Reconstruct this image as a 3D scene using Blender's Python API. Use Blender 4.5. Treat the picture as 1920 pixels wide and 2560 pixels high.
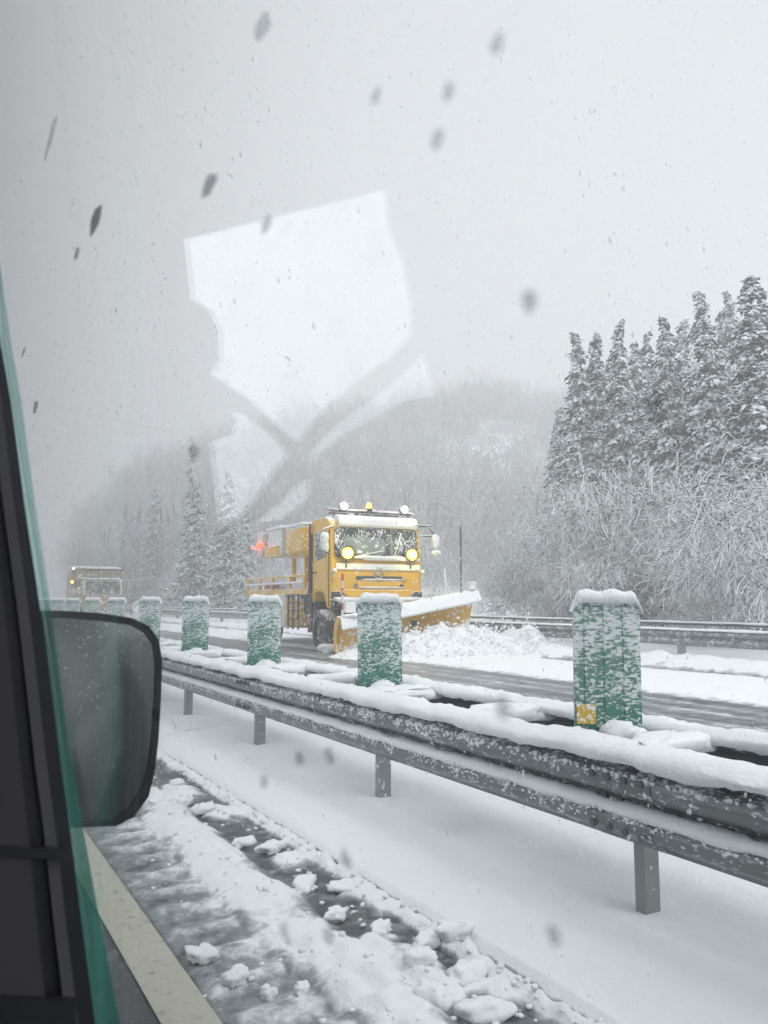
import bpy, bmesh, math, random
import numpy as np
from mathutils import Vector, Matrix, noise
from mathutils.geometry import tessellate_polygon
R = math.radians
scn = bpy.context.scene
for o in list(bpy.data.objects): bpy.data.objects.remove(o)

# ------------------------------------------------------------ camera, sky, sun, exposure
cd = bpy.data.cameras.new('camera'); cam = bpy.data.objects.new('camera', cd); scn.collection.objects.link(cam)
cd.sensor_fit = 'VERTICAL'; cd.sensor_height = 36; cd.lens = 1923/2560*36
cd.clip_start = .01; cd.clip_end = 3000
cam.location = (0, 0, 1.3); cam.rotation_euler = (R(90+6.527), 0, R(-30.935))
cd.dof.use_dof = True; cd.dof.focus_distance = 14; cd.dof.aperture_fstop = 9
scn.camera = cam
w = bpy.data.worlds.new('World'); scn.world = w; w.use_nodes = True
nt = w.node_tree; nt.nodes.clear()
SUN_EL, SUN_AZ = R(55), R(250)
sky = nt.nodes.new('ShaderNodeTexSky'); sky.sky_type = 'NISHITA'; sky.sun_disc = False
sky.sun_elevation = SUN_EL; sky.sun_rotation = SUN_AZ; sky.air_density = 1.0; sky.dust_density = 4; sky.ozone_density = 1
hs = nt.nodes.new('ShaderNodeHueSaturation'); hs.inputs['Saturation'].default_value = .08
mixw = nt.nodes.new('ShaderNodeMix'); mixw.data_type = 'RGBA'; mixw.inputs[0].default_value = .8
mixw.inputs[7].default_value = (7.9, 8.15, 8.4, 1)      # even cloud deck
bg = nt.nodes.new('ShaderNodeBackground'); bg.inputs[1].default_value = .078
wo = nt.nodes.new('ShaderNodeOutputWorld')
nt.links.new(sky.outputs[0], hs.inputs['Color']); nt.links.new(hs.outputs[0], mixw.inputs[6])
nt.links.new(mixw.outputs[2], bg.inputs[0]); nt.links.new(bg.outputs[0], wo.inputs[0])
sd = bpy.data.lights.new('sun', 'SUN'); sd.energy = 1.5; sd.angle = R(50); sd.color = (1, .98, .95)
sun = bpy.data.objects.new('sun', sd); scn.collection.objects.link(sun)
sun.rotation_euler = (R(35), 0, R(20)); sun.location = (0, 0, 60)
scn.view_settings.view_transform = 'Standard'; scn.view_settings.look = 'None'
scn.view_settings.exposure = .74; scn.view_settings.gamma = 1
try:
    scn.cycles.transparent_max_bounces = 16; scn.cycles.volume_bounces = 3; scn.cycles.max_bounces = 12
except Exception: pass

# ------------------------------------------------------------ helpers
col = scn.collection
def tag(o, label=None, cat=None, group=None, kind=None):
    if label: o['label'] = label
    if cat: o['category'] = cat
    if group: o['group'] = group
    if kind: o['kind'] = kind
    return o
def empty(name, loc=(0, 0, 0), rz=0):
    o = bpy.data.objects.new(name, None); o.empty_display_size = .2
    col.objects.link(o); o.location = loc; o.rotation_euler.z = rz; return o
def link(name, me, mats, parent=None, smooth=False):
    for m in (mats if isinstance(mats, (list, tuple)) else [mats]): me.materials.append(m)
    if smooth: me.polygons.foreach_set('use_smooth', [True]*len(me.polygons))
    o = bpy.data.objects.new(name, me); col.objects.link(o)
    if parent: o.parent = parent
    return o
def copy_tree(o, parent=None):
    c = o.copy(); col.objects.link(c)
    if parent: c.parent = parent
    for ch in [k for k in bpy.data.objects if k.parent == o]: copy_tree(ch, c)
    return c
class MB:
    def __init__(s): s.v = []; s.f = []; s.m = []
    def add(s, vs, fs, mi=0):
        b = len(s.v); s.v += [tuple(p) for p in vs]; s.f += [tuple(b+i for i in f) for f in fs]; s.m += [mi]*len(fs); return s
    def box(s, c, d, rz=0, rx=0, ry=0, mi=0):
        M = Matrix.Rotation(rz, 3, 'Z') @ Matrix.Rotation(ry, 3, 'Y') @ Matrix.Rotation(rx, 3, 'X')
        vs = [Vector(c)+M @ Vector((x*d[0]/2, y*d[1]/2, z*d[2]/2)) for x in (-1, 1) for y in (-1, 1) for z in (-1, 1)]
        return s.add(vs, [(0, 1, 3, 2), (4, 6, 7, 5), (0, 4, 5, 1), (2, 3, 7, 6), (0, 2, 6, 4), (1, 5, 7, 3)], mi)
    def tube(s, pts, r, n=8, mi=0, cap=True):
        pts = [Vector(p) for p in pts]; rs = r if isinstance(r, (list, tuple)) else [r]*len(pts)
        vs = []
        for i, p in enumerate(pts):
            d = (pts[min(i+1, len(pts)-1)]-pts[max(i-1, 0)]).normalized()
            a = d.cross(Vector((0, 0, 1)) if abs(d.z) < .9 else Vector((1, 0, 0))).normalized(); b = d.cross(a)
            vs += [p+(a*math.cos(t)+b*math.sin(t))*rs[i] for t in [2*math.pi*k/n for k in range(n)]]
        fs = [(i*n+k, i*n+(k+1) % n, (i+1)*n+(k+1) % n, (i+1)*n+k) for i in range(len(pts)-1) for k in range(n)]
        if cap: fs += [tuple(range(n))[::-1], tuple((len(pts)-1)*n+k for k in range(n))]
        return s.add(vs, fs, mi)
    def prism(s, poly, axis, a, b, mi=0):
        """poly: 2-D outline in the two other axes, extruded along axis from a to b"""
        def P(u, v, t): return {'x': (t, u, v), 'y': (u, t, v), 'z': (u, v, t)}[axis]
        n = len(poly)
        vs = [P(u, v, a) for u, v in poly]+[P(u, v, b) for u, v in poly]
        fs = [tuple(range(n)), tuple(range(2*n-1, n-1, -1))]+[(i, n+i, n+(i+1) % n, (i+1) % n) for i in range(n)]
        return s.add(vs, fs, mi)
    def blob(s, c, d, seed=0, amp=.15, n=10, m=7, sq=.6, rz=0, mi=0, fr=3.):
        """rounded lump (superellipsoid) with noise"""
        M = Matrix.Rotation(rz, 3, 'Z'); vs = []; S = lambda t: math.copysign(abs(t)**sq, t)
        for j in range(m+1):
            ph = -math.pi/2+math.pi*j/m
            for k in range(n):
                th = 2*math.pi*k/n
                p = Vector((S(math.cos(ph))*S(math.cos(th)), S(math.cos(ph))*S(math.sin(th)), S(math.sin(ph))))
                q = Vector((p.x*d[0], p.y*d[1], p.z*d[2]))/max(d)*fr+Vector((seed*3.7, seed*1.3, 0))
                if 0 < j < m: p *= 1+amp*noise.noise(q)*2
                elif k: p = Vector(vs_first)
                if k == 0: vs_first = tuple(p)
                vs.append(Vector(c)+M @ Vector((p.x*d[0]/2, p.y*d[1]/2, p.z*d[2]/2)))
        return s.add(vs, [(j*n+k, j*n+(k+1) % n, (j+1)*n+(k+1) % n, (j+1)*n+k) for j in range(m) for k in range(n)], mi)
    def build(s, name, mats, parent=None, smooth=False, bevel=0, loc=None):
        me = bpy.data.meshes.new(name); me.from_pydata(s.v, [], s.f)
        me.polygons.foreach_set('material_index', s.m)
        bm = bmesh.new(); bm.from_mesh(me); bmesh.ops.remove_doubles(bm, verts=bm.verts, dist=1e-5)
        bmesh.ops.recalc_face_normals(bm, faces=bm.faces); bm.to_mesh(me); bm.free()
        o = link(name, me, mats, parent, smooth)
        if bevel:
            b = o.modifiers.new('bevel', 'BEVEL'); b.width = bevel; b.segments = 2; b.limit_method = 'ANGLE'; b.angle_limit = R(40)
            if smooth is False:
                for p in me.polygons: p.use_smooth = False
        if loc: o.location = loc
        return o
def np_mesh(name, V, F, mats, parent=None, smooth=False):
    me = bpy.data.meshes.new(name); k = F.shape[1]
    me.vertices.add(len(V)); me.vertices.foreach_set('co', np.asarray(V, np.float32).ravel())
    me.loops.add(F.size); me.loops.foreach_set('vertex_index', F.ravel().astype(np.int32))
    me.polygons.add(len(F)); me.polygons.foreach_set('loop_start', np.arange(0, F.size, k, dtype=np.int32))
    me.polygons.foreach_set('loop_total', np.full(len(F), k, np.int32))
    me.update(calc_edges=True); me.validate()
    return link(name, me, mats, parent, smooth)
def fbm(x, y, z=0, oc=3):
    v = 0; a = 1
    for i in range(oc): v += a*noise.noise(Vector((x, y, z+i*7.1))); x *= 2; y *= 2; a *= .5
    return v
def sst(a, b, x): t = min(1, max(0, (x-a)/(b-a))); return t*t*(3-2*t)
def grid(name, xs, ys, fn, mat, parent=None, attr=None):
    nx, ny = len(xs), len(ys); V = np.empty((ny, nx, 3)); A = np.zeros(ny*nx, np.float32)
    for j, y in enumerate(ys):
        for i, x in enumerate(xs):
            r = fn(x, y)
            if attr: A[j*nx+i] = r[1]; r = r[0]
            V[j, i] = (x, y, r)
    idx = np.arange(nx*ny).reshape(ny, nx)
    F = np.stack([idx[:-1, :-1], idx[:-1, 1:], idx[1:, 1:], idx[1:, :-1]], -1).reshape(-1, 4)
    o = np_mesh(name, V.reshape(-1, 3), F, mat, parent, True)
    if attr:
        at = o.data.attributes.new(attr, 'FLOAT', 'POINT'); at.data.foreach_set('value', A)
    return o

# ------------------------------------------------------------ materials
def mat(name, base=(.5, .5, .5), rough=.5, metal=0, spec=.5):
    m = bpy.data.materials.new(name); m.use_nodes = True
    b = m.node_tree.nodes['Principled BSDF']
    b.inputs['Base Color'].default_value = (*base, 1); b.inputs['Roughness'].default_value = rough
    b.inputs['Metallic'].default_value = metal; b.inputs['Specular IOR Level'].default_value = spec
    return m, m.node_tree, b
def N(t, kind, **kw):
    n = t.nodes.new(kind)
    for k, v in kw.items():
        if k.startswith('i_'):
            key = k[2:].replace('_', ' '); n.inputs[int(key) if key.isdigit() else key].default_value = v
        else: setattr(n, k, v)
    return n
def tex(t, scale, detail=4, rough=.55, coord='Object', stretch=None):
    tc = N(t, 'ShaderNodeTexCoord'); n = N(t, 'ShaderNodeTexNoise', i_Scale=scale, i_Detail=detail, i_Roughness=rough)
    if stretch:
        mp = N(t, 'ShaderNodeMapping', i_Scale=stretch); t.links.new(tc.outputs[coord], mp.inputs[0]); t.links.new(mp.outputs[0], n.inputs[0])
    else: t.links.new(tc.outputs[coord], n.inputs[0])
    return n
def ramp(t, src, lo, hi, a=0., b=1.):
    r = N(t, 'ShaderNodeMapRange', i_1=lo, i_2=hi, i_3=a, i_4=b); t.links.new(src, r.inputs[0]); return r
def mixc(t, fac, a, b):
    m = N(t, 'ShaderNodeMix', data_type='RGBA')
    if hasattr(fac, 'links'): t.links.new(fac, m.inputs[0])
    else: m.inputs[0].default_value = fac
    for s, i in ((a, 6), (b, 7)):
        if hasattr(s, 'links'): t.links.new(s, m.inputs[i])
        else: m.inputs[i].default_value = (*s, 1)
    return m.outputs[2]
def math_(t, op, a, b=None, clamp=False):
    m = N(t, 'ShaderNodeMath', operation=op, use_clamp=clamp)
    for s, i in ((a, 0), (b, 1)):
        if s is None: continue
        if hasattr(s, 'links'): t.links.new(s, m.inputs[i])
        else: m.inputs[i].default_value = s
    return m.outputs[0]
def bump(t, b, src, st=.3, dist=.02):
    n = N(t, 'ShaderNodeBump', i_Strength=st, i_Distance=dist); t.links.new(src, n.inputs['Height']); t.links.new(n.outputs[0], b.inputs['Normal'])
SNOW = (.84, .865, .89)
def snow_mat(name, bs=.4, scale=40, base=SNOW, dist=.01):
    m, t, b = mat(name, base, .75, spec=.25)
    n = tex(t, scale, 6, .6); n2 = tex(t, scale*.08, 3)
    t.links.new(mixc(t, ramp(t, n2.outputs[0], .35, .7).outputs[0], base, tuple(c*.93 for c in base)), b.inputs['Base Color'])
    bump(t, b, n.outputs[0], bs, dist); return m
def flecked(name, base, amount=.5, scale=45, rough=.4, stretch=(1, 1, 1), up=.0, metal=0, soft=.06, bvar=.15, snowc=SNOW):
    """a painted or metal surface with driven snow stuck on it in flecks; more on faces that look up"""
    m, t, b = mat(name, base, rough, metal)
    n = tex(t, scale, 5, .62, stretch=stretch); n2 = tex(t, scale*.13, 3)
    g = N(t, 'ShaderNodeNewGeometry'); sx = N(t, 'ShaderNodeSeparateXYZ'); t.links.new(g.outputs['Normal'], sx.inputs[0])
    s = math_(t, 'ADD', n.outputs[0], math_(t, 'MULTIPLY', math_(t, 'SUBTRACT', n2.outputs[0], .5), .5))
    s = math_(t, 'ADD', s, math_(t, 'MULTIPLY', math_(t, 'MAXIMUM', sx.outputs[2], 0), up))
    th = 1-amount
    mask = ramp(t, s, th-soft/2, th+soft/2)
    bc = mixc(t, n2.outputs[0], tuple(c*(1-bvar) for c in base), tuple(min(1, c*(1+bvar)) for c in base))
    t.links.new(mixc(t, mask.outputs[0], bc, snowc), b.inputs['Base Color'])
    r = ramp(t, mask.outputs[0], 0, 1, rough, .8); t.links.new(r.outputs[0], b.inputs['Roughness'])
    if metal: t.links.new(ramp(t, mask.outputs[0], 0, 1, metal, 0).outputs[0], b.inputs['Metallic'])
    bump(t, b, mask.outputs[0], .35, .004); return m
def emit(name, c, s):
    m, t, b = mat(name, c, .3); b.inputs['Emission Color'].default_value = (*c, 1); b.inputs['Emission Strength'].default_value = s; return m
M = {}
M['snow'] = snow_mat('fresh_snow', .35, 30)
M['snow_cap'] = snow_mat('snow_cap', .7, 55, dist=.010)
M['galv'] = flecked('galvanised_steel', (.17, .185, .19), .38, 70, .3, (1, .5, 1), .1, .35, soft=.10)
M['galv_post'] = flecked('galvanised_post', (.27, .29, .29), .33, 40, .5, (1, 1, 1), 0, .25)
M['galv_dark'] = flecked('dull_steel', (.11, .12, .13), .33, 25, .5, (1, .4, 1), 0, .2)
M['orange'] = flecked('orange_paint', (.72, .42, .03), .40, 11, .35, up=.9, bvar=.1)
M['orange_clean'] = flecked('orange_paint_wet', (.72, .42, .03), .33, 16, .3, up=.3, bvar=.1)
M['beige'] = flecked('dusty_yellow_paint', (.38, .28, .10), .44, 6, .45, up=.8)
M['black'] = flecked('black_rubber', (.018, .018, .02), .36, 16, .6, up=.3)
M['dark'] = flecked('dark_steel', (.045, .045, .05), .37, 14, .5, up=.8)
M['glass'] = flecked('snowy_windscreen', (.035, .045, .045), .44, 24, .12, (1, 1, .6), 0, soft=.1)
M['dash'] = flecked('pale_dashboard', (.22, .27, .25), .35, 7, .3)
M['cowl'] = flecked('snow_caked_cowl', (.50, .45, .32), .58, 9, .5, soft=.25)
M['white'] = flecked('white_paint', (.62, .62, .60), .45, 12, .4, up=.4)
M['red'] = flecked('red_paint', (.45, .05, .04), .35, 16, .4)
M['chrome'] = flecked('chrome', (.5, .52, .54), .42, 18, .25, metal=.6)
M['lamp_yellow'] = emit('yellow_lamp', (1, .80, .05), 3.2)
M['bulb'] = emit('lamp_bulb', (1, .93, .55), 25)
M['lamp_white'] = emit('warm_white_lamp', (1, .80, .62), 9)
M['lamp_amber'] = emit('amber_lamp', (1, .30, .06), 3.0)
M['lamp_red'] = emit('red_lamp', (1, .07, .04), 3.0)
M['yellow_plate'] = flecked('yellow_reflector', (.62, .42, .05), .47, 60, .35)
def trees_mat(name, dark, lo, hi, sc=3., sn=SNOW):
    m, t, b = mat(name, dark, .85, spec=.2)
    g = N(t, 'ShaderNodeNewGeometry'); sx = N(t, 'ShaderNodeSeparateXYZ'); t.links.new(g.outputs['True Normal'], sx.inputs[0])
    n = tex(t, sc, 3); s = math_(t, 'ADD', sx.outputs[2], math_(t, 'MULTIPLY', math_(t, 'SUBTRACT', n.outputs[0], .5), 1.6))
    f = ramp(t, s, lo, hi)
    t.links.new(mixc(t, f.outputs[0], dark, sn), b.inputs['Base Color']); return m
M['conifer'] = trees_mat('snowy_needles', (.020, .025, .023), -.16, .02, 5)
M['twigs'] = trees_mat('snowy_twigs', (.085, .08, .076), -.62, -.30, 8)
M['twigs_far'] = trees_mat('far_snowy_twigs', (.10, .10, .10), -.40, .4, 1, (.48, .49, .50))
M['bark'] = flecked('bark', (.07, .06, .055), .42, 8, .9)
def panel_mat():
    m, t, b = mat('green_plastic', (.02, .20, .13), .45)
    n = tex(t, 44, 4, .55, stretch=(1, 1, 2.2)); n2 = tex(t, 5, 2)
    tc = N(t, 'ShaderNodeTexCoord'); sx = N(t, 'ShaderNodeSeparateXYZ'); t.links.new(tc.outputs['Object'], sx.inputs[0])
    hz = ramp(t, sx.outputs[2], .0, .5, .42, .56)
    s = math_(t, 'SUBTRACT', math_(t, 'ADD', n.outputs[0], math_(t, 'MULTIPLY', math_(t, 'SUBTRACT', n2.outputs[0], .5), .3)), math_(t, 'SUBTRACT', 1., hz.outputs[0]))
    mask = ramp(t, s, -.03, .07)
    # thin frost between the flecks
    fr = ramp(t, sx.outputs[2], .0, .5, .06, .34)
    gcol = mixc(t, fr.outputs[0], (.012, .165, .105), (.5, .6, .58))
    t.links.new(mixc(t, mask.outputs[0], gcol, (.70, .76, .76)), b.inputs['Base Color'])
    bump(t, b, mask.outputs[0], .5, .006); return m
M['green'] = panel_mat()
def road_mat(name, scale=14, wave=False):
    """wet asphalt / slush / snow, chosen by the mesh attribute 'snow'"""
    m, t, b = mat(name, (.06, .065, .07), .35)
    at = N(t, 'ShaderNodeAttribute', attribute_name='snow')
    n = tex(t, scale, 7, .68); n2 = tex(t, scale*.2, 3)
    s = math_(t, 'ADD', at.outputs['Fac'], math_(t, 'MULTIPLY', math_(t, 'SUBTRACT', n.outputs[0], .5), 1.1))
    s = math_(t, 'ADD', s, math_(t, 'MULTIPLY', math_(t, 'SUBTRACT', n2.outputs[0], .5), .5))
    c1 = mixc(t, ramp(t, s, .1, .42).outputs[0], (.075, .082, .088), (.30, .325, .34))
    c2 = mixc(t, ramp(t, s, .42, .72).outputs[0], c1, SNOW)
    t.links.new(c2, b.inputs['Base Color'])
    t.links.new(ramp(t, s, .1, .6, .28, .8).outputs[0], b.inputs['Roughness'])
    n3 = tex(t, scale*7, 5, .65); bump(t, b, math_(t, 'ADD', n.outputs[0], math_(t, 'MULTIPLY', n3.outputs[0], .45)), .8, .014); return m
M['road'] = road_mat('slushy_road'); M['road_far'] = road_mat('far_slushy_road', 6)
m, t, b = mat('worn_line_paint', (.50, .49, .42), .5); n = tex(t, 25, 6)
t.links.new(mixc(t, ramp(t, n.outputs[0], .56, .7).outputs[0], (.46, .455, .39), (.26, .27, .26)), b.inputs['Base Color']); M['line'] = m

# ------------------------------------------------------------ terrain
RID = [(-60, 20), (-45, 30), (-30, 29), (-14, 22), (-7, 3), (2, 2), (6, 2.5), (9, 3.5), (13, 7), (17, 9), (21, 10.5), (26, 12), (35, 12.6), (45, 12.6), (60, 12), (80, 12), (100, 5)]
def Hh(x, y):
    """height of the land outside the carriageways"""
    r = math.hypot(x, y); a = math.degrees(math.atan2(x, y)) if r else 0
    if -6 < x < 14.6 or y < -5: base = -.06
    else: base = .25
    if a < -60 or a > 100: return base
    e = float(np.interp(a, [p[0] for p in RID], [p[1] for p in RID]))
    if x < 0: r0, r1 = 16, 70
    else: r0, r1 = 52 if a > 24 else 52+(24-a)*1.2, 185
    h = math.tan(R(e))*r1*sst(r0, r1, r)
    # the left bank rises beside its own road shoulder, so it never reaches the carriageway
    side = sst(9, 30, -x) if x < 0 else sst(15.5, 30, x)
    h *= side
    h *= 1+.10*fbm(x*.02, y*.02)
    return base+h
def ax(a, b, s): return list(np.arange(a, b+1e-6, s))
xs = ax(-400, -110, 20)+ax(-100, 150, 4)+ax(160, 420, 20); ys = ax(-200, -20, 20)+ax(-16, 200, 4)+ax(210, 450, 20)
grid('ground', xs, ys, Hh, M['snow'])
col.objects['ground']['kind'] = 'structure'

# near carriageway edge and snowy median (fine)
def near(x, y):
    x -= .085
    nz = fbm(x*3.1, y*3.1, 0, 3); n1 = noise.noise(Vector((y*1.3, x*.6, 5)))*.07; n2 = noise.noise(Vector((y*2.1, 9, x*.5)))*.05
    fine = fbm(x*14, y*14, 3, 2)
    if x < .80:
        return (.0+.002*fine, .06+.10*nz)
    if x < 1.09+n1:
        gr = .5+.5*math.sin(y*2*math.pi/.235+nz*1.0)
        e = sst(.80, .86, x)
        return (e*(.004+.020*gr**1.5+.007*fine), .30+.20*gr*e+.10*nz+.10*fine+.14*sst(.95, 1.1, x))
    a = 1.09+n1
    if x < 1.42+n2:
        t = (x-a)/(1.42+n2-a); prof = math.sin(math.pi*min(1, max(0, t)))**.6
        gr = .5+.5*math.sin(y*2*math.pi/.235+nz*1.0)
        return (.02*gr*(1-t)**2+prof*(.045+.035*nz+.030*fine), .36+.62*prof+.40*nz)
    if x < 1.66:
        t = (x-1.42-n2)/(.24-n2); d = max(0, nz-.02)
        return (.001+.075*d*sst(0, .2, t)+.008*max(0, fine), .17+1.8*d+.22*fine)
    if x < 1.745:
        t = (x-1.66)/.085
        return (.045*math.sin(math.pi*t)**.5*(1+.9*fine), .9+.3*fine)
    nc = noise.noise(Vector((y*6, 3, 0)))*.012
    if x < 1.775+nc: return (.0, .12+.5*max(0, fine))
    t = sst(1.775+nc, 2.05, x)
    return (.045+.06*t+.018*fbm(x*.9, y*.9, 2, 2)+.006*fbm(x*5, y*5, 1, 2)*t+.0015*fine, 1.5)
g = grid('near_road_edge', ax(.3, 3.6, .018), ax(.7, 7.2, .022), near, M['road'], attr='snow'); g['kind'] = 'structure'
g = grid('near_road_edge_beyond', ax(.3, 3.6, .04), ax(7.2, 40, .10), near, M['road'], attr='snow'); g['kind'] = 'structure'
g = grid('near_road', [-6, -2, .3], ax(-40, 60, 10), lambda x, y: (.0, .12), M['road'], attr='snow'); g['kind'] = 'structure'
g = grid('near_road_behind', ax(.3, 3.6, .3), ax(-40, .7, .5)+[.7], lambda x, y: (.02 if x < 1.7 else .08, .3 if x < 1 else (.8 if x < 1.4 else (.3 if x < 1.7 else 1.5))), M['road'], attr='snow'); g['kind'] = 'structure'
# painted edge line
mb = MB(); yy = ax(-20, 40, .25); vs = []
for y in yy: vs += [(.712, y, .006), (.875, y, .006)]
mb.add(vs, [(2*i, 2*i+1, 2*i+3, 2*i+2) for i in range(len(yy)-1)])
tag(mb.build('edge_line', M['line']), kind='structure')
def far(x, y):
    n = fbm(x*.9, y*.35, 1, 3); f = fbm(x*4, y*3.2, 2, 2); w_ = .12*noise.noise(Vector((y*.15, 0, 2)))
    X = x+w_
    if X < 3.9: return (.09, 1.4)
    if X < 4.3: return (.05, .7)
    if X < 7.3: return (.02+.01*n, .35+.25*n)
    if X < 8.9:      # wheel ruts with a grey slush line between
        c = .22+.20*math.exp(-((X-7.9)/.12)**2)+.25*math.exp(-((X-8.4)/.10)**2)+.12*n+.06*f
        return (.005+.01*f, c)
    if X < 9.3: return (.03*sst(8.9, 9.3, X)+.012*f, .45+1.2*(X-8.9)+.15*f)
    if X < 11.7: return (.04+.03*max(0, n)+.022*f, 1.0+.2*f+.1*n)
    if X < 12.15: return (.02+.012*f, .38+.22*f)
    if X < 13.0: return (.05+.19*math.sin(math.pi*min(1, (X-12.15)/1.1))*(1+.5*f), .72+.45*sst(12.15, 12.45, X)+.5*f)
    if X < 13.25: return (.20, 1.0)
    return (.22+.03*n, 1.3+.2*f)
g = grid('far_road', ax(3.6, 15, .09), ax(-6, 34, .16), far, M['road_far'], attr='snow'); g['kind'] = 'structure'
g = grid('far_road_beyond', ax(3.6, 15, .25), ax(34, 110, .9), far, M['road_far'], attr='snow'); g['kind'] = 'structure'

# ------------------------------------------------------------ loose lumps of ploughed snow
random.seed(4)
lump_spots = [(1.47, 4.05, .16, .05), (1.56, 3.9, .19, .06), (1.50, 3.35, .22, .05), (1.62, 3.2, .15, .05), (1.45, 2.95, .12, .06), (1.55, 2.75, .13, .05),
              (1.63, 2.55, .17, .07), (1.72, 2.5, .16, .07), (1.50, 2.40, .13, .06), (1.60, 2.25, .18, .08), (1.42, 2.2, .16, .07), (1.52, 2.05, .2, .06),
              (.90, 2.62, .10, .06), (.97, 2.50, .075, .045), (1.06, 2.44, .07, .045), (.78, 2.13, .08, .045), (1.47, 4.7, .16, .06), (1.42, 5.0, .2, .08), (1.50, 5.4, .12, .05), (.86, 2.85, .13, .05)]
for i, (x, y, s, h) in enumerate(lump_spots):
    s *= .85; h *= .8; x += .085
    mb = MB(); mb.blob((0, 0, 0), (s, s*random.uniform(.5, .8), h*1.2), seed=i, amp=.24, n=26, m=16, sq=.75, rz=random.uniform(0, 3), fr=2.4)
    o = mb.build('snow_lump', M['snow_cap'], smooth=True, loc=(x, y, near(x, y)[0]+h*.28))
    tag(o, 'white lump of ploughed snow lying loose on the slushy strip beside the edge line', 'snow lump', 'loose lumps of ploughed snow at the road edge')
rng = np.random.default_rng(3)
mb = MB()
for i in range(600):
    x = float(rng.choice([rng.normal(1.62, .08), rng.normal(1.28, .16), rng.normal(1.765, .03)])); y = float(1.3+rng.random()**1.5*9); s = float(rng.uniform(.006, .030))
    mb.blob((x, y, near(x, y)[0]+s*.2), (s, s*.8, s*.6), seed=i, amp=.3, n=6, m=4, sq=.8)
tag(mb.build('snow_crumbs', M['snow_cap'], smooth=True), 'small crumbs of broken snow scattered along the slushy road edge', 'snow crumbs', kind='stuff')

# ------------------------------------------------------------ guardrails
def sweep(mb, prof, ys, jit=None, mi=0, closed=True):
    n = len(prof); vs = []
    for y in ys:
        for k, (x, z) in enumerate(prof):
            dx, dz = jit(k, x, y, z) if jit else (0, 0)
            vs.append((x+dx, y, z+dz))
    fs = [(i*n+k, i*n+(k+1) % n, (i+1)*n+(k+1) % n, (i+1)*n+k) for i in range(len(ys)-1) for k in range(n if closed else n-1)]
    if closed: fs += [tuple(range(n)), tuple(range((len(ys)-1)*n+n-1, (len(ys)-1)*n-1, -1))]
    mb.add(vs, fs, mi)
def wbeam(x0, sgn, z0=.37, th=.004):
    """two-ridge beam; ridges point to -x when sgn=1"""
    p = [(0, .31), (.005, .297), (.02, .285), (.06, .27), (.083, .25), (.083, .215), (.06, .19), (.025, .175), (.012, .155), (.025, .135), (.06, .12), (.083, .095), (.083, .06), (.06, .04), (.02, .025), (.005, .013), (0, 0)]
    f = [(x0-sgn*a, z0+b) for a, b in p]; bk = [(x0-sgn*a+sgn*th, z0+b) for a, b in p][::-1]
    return f+bk
def cap_jit(amp, seed, yf=3.5):
    def j(k, x, y, z):
        n = noise.noise(Vector((y*yf, k*.7, seed))); n2 = noise.noise(Vector((y*yf*4.3, k*1.3, seed+4))); n3 = noise.noise(Vector((y*yf*11, k*1.9, seed+8)))
        return ((n*.6+n2*.35+n3*.3)*amp, (n*.9+n2*.4+n3*.3)*amp)
    return j
YS = ax(-3, 8, .03)+ax(8.1, 20, .1)+ax(20.5, 46, .5)
rail = empty('guardrail', (0, 0, 0)); tag(rail, 'near galvanised guardrail of the median with thick snow on top, running past the van', 'guardrail')
mb = MB(); sweep(mb, wbeam(2.42, 1), YS); mb.build('beam', M['galv'], rail, smooth=True)
mb = MB()
capx = [(-.10, -.010), (-.104, .018), (-.085, .038), (-.05, .058), (0, .064), (.04, .058), (.07, .036), (.075, .0), (.06, -.015), (.0, -.012), (-.06, -.014)]
sweep(mb, [(2.42+a*1.0, .685+b) for a, b in capx], YS, cap_jit(.022, 1)); mb.build('snow_cap', M['snow_cap'], rail, smooth=True)
mb = MB()   # ledge snow on the lower ridge
sweep(mb, [(2.345, .478), (2.338, .487), (2.35, .505), (2.37, .518), (2.395, .525), (2.41, .515), (2.40, .50), (2.37, .488)], YS, cap_jit(.013, 7, 6)); mb.build('ledge_snow', M['snow_cap'], rail, smooth=True)
mb = MB()   # crumbs caked under the cap, on the upper ridge
for i in range(1100):
    y = float(rng.uniform(.3, 11)); x = 2.337+float(rng.uniform(0, .02)); z = .637-float(rng.exponential(.016))
    if z < .57: continue
    s = float(rng.uniform(.006, .02)); mb.blob((x, y, z), (s*.7, s*1.3, s), seed=i, amp=.3, n=6, m=4)
for i in range(900):
    y = float(rng.uniform(.3, 9)); z = .455+float(rng.normal(.03, .02)); x = 2.336 if z < .49 else 2.36+(z-.49)*.5
    s = float(rng.uniform(.004, .013)); mb.blob((x, y, z), (s*.6, s*1.3, s), seed=i, amp=.3, n=5, m=3)
mb.build('caked_snow', M['snow_cap'], rail, smooth=True)['kind'] = 'stuff'
for i in range(-1, 20):
    y = 2.16+2*i; mb = MB()
    mb.prism([(2.448, y-.024), (2.528, y-.024), (2.528, y-.017), (2.455, y-.017), (2.455, y+.020), (2.528, y+.020), (2.528, y+.027), (2.448, y+.027)], 'z', .02, .66)
    mb.build('post', M['galv_post'], rail)
    mb = MB(); mb.box((2.432, y, .52), (.022, .07, .20)); mb.build('spacer_block', M['galv_dark'], rail)
for i in range(9):      # lap joints of the beam with their bolts
    y = 2.16+4*i; mb = MB(); sweep(mb, [(a-.0035, b) for a, b in wbeam(2.42, 1)], [y-.16, y+.16]); sp = mb.build('splice', M['galv'], rail)
    for dy in (-.12, -.04, .04, .12):
        for z in (.43, .62, .527): mb = MB(); xx = 2.335 if z != .527 else 2.405; mb.tube([(xx-.014, y+dy, z), (xx+.01, y+dy, z)], .014, 6); mb.build('bolt', M['galv_dark'], sp)
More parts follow.
